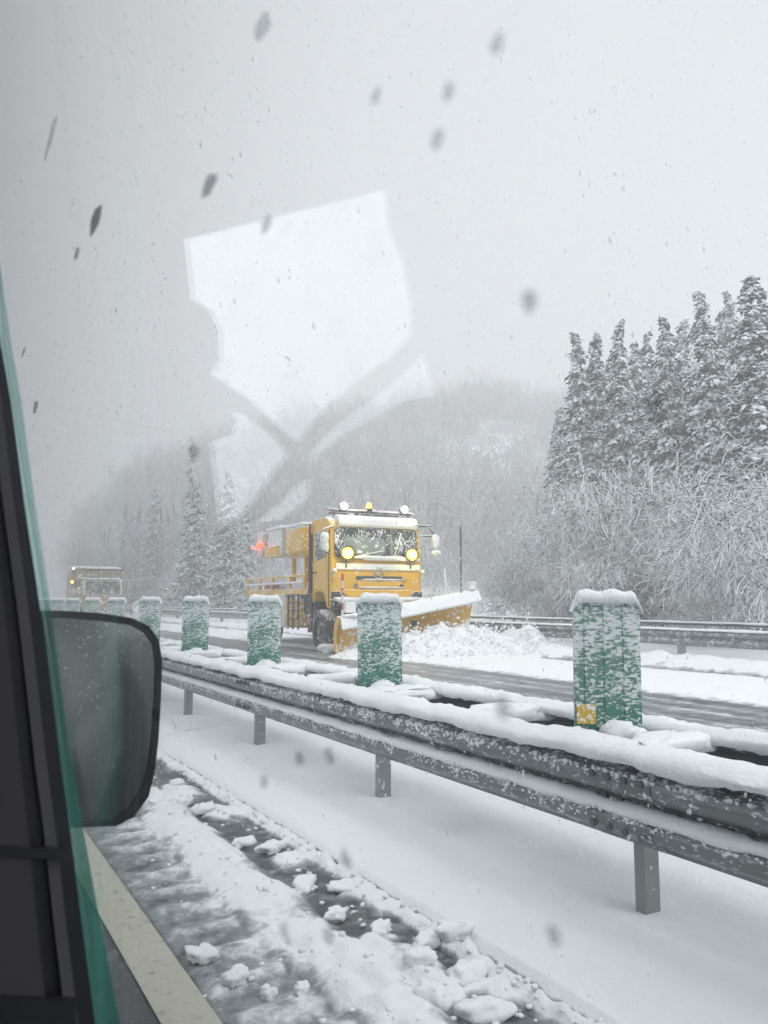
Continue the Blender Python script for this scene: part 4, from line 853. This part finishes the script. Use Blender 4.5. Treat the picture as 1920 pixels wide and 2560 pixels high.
mb = MB(); mb.tube([(.20, 1.30, .99), (.20, 1.28, .88), (.19, 1.15, .80)], .014, 8); mb.build('mirror_stay', m3, mh, smooth=True)

# wet spots on the glass
wet = bpy.data.materials.new('melting_snow_spot'); wet.use_nodes = True; t = wet.node_tree; t.nodes.clear()
o_ = N(t, 'ShaderNodeOutputMaterial'); oi = N(t, 'ShaderNodeObjectInfo'); mx = N(t, 'ShaderNodeMixShader'); t.links.new(ramp(t, oi.outputs['Color'], 0, 1, 0, 1).outputs[0], mx.inputs[0]); tr = N(t, 'ShaderNodeBsdfTransparent', i_0=(.90, .905, .91, 1)); df = N(t, 'ShaderNodeBsdfDiffuse', i_0=(.10, .11, .11, 1))
t.links.new(tr.outputs[0], mx.inputs[1]); t.links.new(df.outputs[0], mx.inputs[2]); t.links.new(mx.outputs[0], o_.inputs[0])
SP = [(0.1, 0.596, 1.592, 0.01047), (0.109, 0.345, 1.499, 0.0059), (0.12, 0.132, 1.37, 0.00349), (0.115, 0.162, 1.425, 0.00367), (0.123, 0.1, 1.338, 0.00381), (0.128, 0.154, 1.273, 0.00368), (0.114, 0.135, 1.435, 0.0032), (0.106, 0.271, 1.53, 0.0062), (0.131, 0.281, 1.239, 0.0037), (0.131, 0.255, 1.244, 0.00342), (0.133, 0.321, 1.222, 0.0037), (0.132, 0.497, 1.228, 0.0050), (0.133, 0.143, 1.222, 0.003), (0.138, 0.307, 1.163, 0.00426), (0.137, 0.267, 1.177, 0.00379), (0.134, 0.248, 1.21, 0.0036), (0.114, 0.155, 1.435, 0.0030), (0.119, 0.39, 1.377, 0.0052), (0.106, 0.989, 1.529, 0.008), (0.086, 0.787, 1.759, 0.009), (0.1, 0.683, 1.598, 0.0055), (0.113, 0.28, 1.452, 0.004), (0.098, 1.08, 1.622, 0.006), (0.112, 0.19, 1.454, 0.003)]
SL = {0: 'dark crescent of melting snow on the window glass, upper left', 1: 'dark ragged smear of melting snow on the glass above the bright reflection', 2: 'round faint melting spot on the glass in the sky left of the conifers', 4: 'pale smeared spot on the glass in front of the conifers', 5: 'faint melting spot on the glass before the dark gaps of the median rail',
      3: 'faint grey spot on the glass in the upper sky, lowest of a group of three', 6: 'faint grey spot on the glass at the top, the rightmost one in the sky', 7: 'grey oval spot on the glass at the very top, left of centre', 8: 'left one of two blurred spots on the glass below the third rail post',
      9: 'right one of two blurred spots on the glass beside a rail post', 10: 'blurred spot on the glass over smooth snow, lower left of the paired spots', 11: 'blurred spot on the glass just right of the wing mirror bottom', 12: 'blurred spot on the glass over the median snow, near the lowest rail post',
      13: 'blurred spot on the glass over the slush ridge, left of its twin', 14: 'blurred spot on the glass over the slush ridge, right of its twin', 15: 'blurred spot on the glass above the dark crack at the snow edge', 16: 'faint spot on the glass in the upper sky, topmost of a group of three',
      17: 'grey spot on the glass beside the thin conifer left of the bright reflection', 18: 'small dark spot on the glass beside the window pillar, second from top of the column', 19: 'faint slanting streak of melted snow on the glass, upper left corner', 20: 'faint flat smear on the glass below the dark crescent',
      21: 'grey spot on the glass across the top edge of the bright reflection', 22: 'tiny dark spot on the glass nearest the top of the black pillar', 23: 'faint spot on the glass in the upper sky, leftmost of a group of three'}
for i, (x, y, z, r_) in enumerate(SP):
    mb = MB(); q = .55 if i in (0, 18, 20, 22) else .8
    mb.blob((0, 0, 0), (.0012, r_*1.25*q/math.sin(math.atan2(x, y)), r_*1.5), seed=i, amp=.22, n=16, m=10, sq=1.0, fr=2)
    o = mb.build('melting_spot', wet, smooth=True, loc=(x-.001, y, z)); fc = {0: .45, 1: .28, 18: .3, 19: .1, 20: .3}.get(i, .10+.08*math.sin(i*2.2)**2); o.color = (fc, fc, fc, 1); o.rotation_euler = (0 if y > .4 else R(20*math.sin(i*3)), R(-5), 0)
    tag(o, SL.get(i, 'small blurred spot of melting snow sticking to the window glass'), 'wet spot', 'melting snow spots on the window glass')

# ------------------------------------------------------------ falling snow
def flake_mat():
    m = bpy.data.materials.new('snowflake'); m.use_nodes = True; t = m.node_tree; t.nodes.clear()
    o = N(t, 'ShaderNodeOutputMaterial'); a = N(t, 'ShaderNodeMixShader', i_0=.55); b = N(t, 'ShaderNodeMixShader', i_0=.42)
    d = N(t, 'ShaderNodeBsdfDiffuse', i_0=(.95, .96, .97, 1)); l = N(t, 'ShaderNodeBsdfTranslucent', i_0=(.95, .96, .97, 1)); r_ = N(t, 'ShaderNodeBsdfTransparent')
    t.links.new(d.outputs[0], a.inputs[1]); t.links.new(l.outputs[0], a.inputs[2]); t.links.new(r_.outputs[0], b.inputs[1]); t.links.new(a.outputs[0], b.inputs[2]); t.links.new(b.outputs[0], o.inputs[0]); return m
rngS = np.random.default_rng(77); n = 15000
a = np.radians(rngS.uniform(3, 60, n)); d = 2.2+28*rngS.random(n)**.8; el = np.radians(rngS.uniform(-30, 40, n))
d[:900] = rngS.uniform(1.4, 4, 900)
P = np.stack([np.sin(a)*d, np.cos(a)*d, 1.3+np.tan(el)*d], 1); keep = (P[:, 2] > .1) & (P[:, 2] < 18) & (P[:, 0] > .4)
P = P[keep]; n = len(P); dist = np.linalg.norm(P, axis=1, keepdims=True)
L = rngS.uniform(.016, .042, (n, 1))*np.clip(dist/8, .5, 1.25)
Dv = np.stack([rngS.normal(.4, .25, n), rngS.normal(.2, .3, n), rngS.normal(-.8, .25, n)], 1); Dv /= np.linalg.norm(Dv, axis=1, keepdims=True)
S = np.cross(Dv, [0, 1, 0]); S /= np.linalg.norm(S, axis=1, keepdims=True); U = np.cross(S, Dv)
V = np.stack([P-Dv*L/2, P+Dv*L/2, P-S*L*.2, P+S*L*.2, P+U*L*.2, P-U*L*.2], 1).reshape(-1, 3)
T = np.array([(0, 2, 4), (2, 1, 4), (1, 3, 4), (3, 0, 4), (2, 0, 5), (1, 2, 5), (3, 1, 5), (0, 3, 5)])
tag(np_mesh('falling_snow', V, (T[None]+6*np.arange(n)[:, None, None]).reshape(-1, 3), flake_mat(), smooth=True), 'snowflakes driving through the air over the road', 'falling snow', kind='stuff')

# ------------------------------------------------------------ haze
mb = MB(); mb.box((0, 0, 24.4), (900, 700, 53)); hz = mb.build('haze', mat('haze', (1, 1, 1))[0]); hz['kind'] = 'stuff'; tag(hz, 'grey snowy air thickening with distance', 'haze')
hm = hz.data.materials[0]; t = hm.node_tree; t.nodes.clear(); o_ = N(t, 'ShaderNodeOutputMaterial'); pv = N(t, 'ShaderNodeVolumePrincipled')
pv.inputs['Color'].default_value = (.95, .96, .97, 1); pv.inputs['Density'].default_value = .0090; pv.inputs['Anisotropy'].default_value = 0
t.links.new(pv.outputs[0], o_.inputs['Volume'])
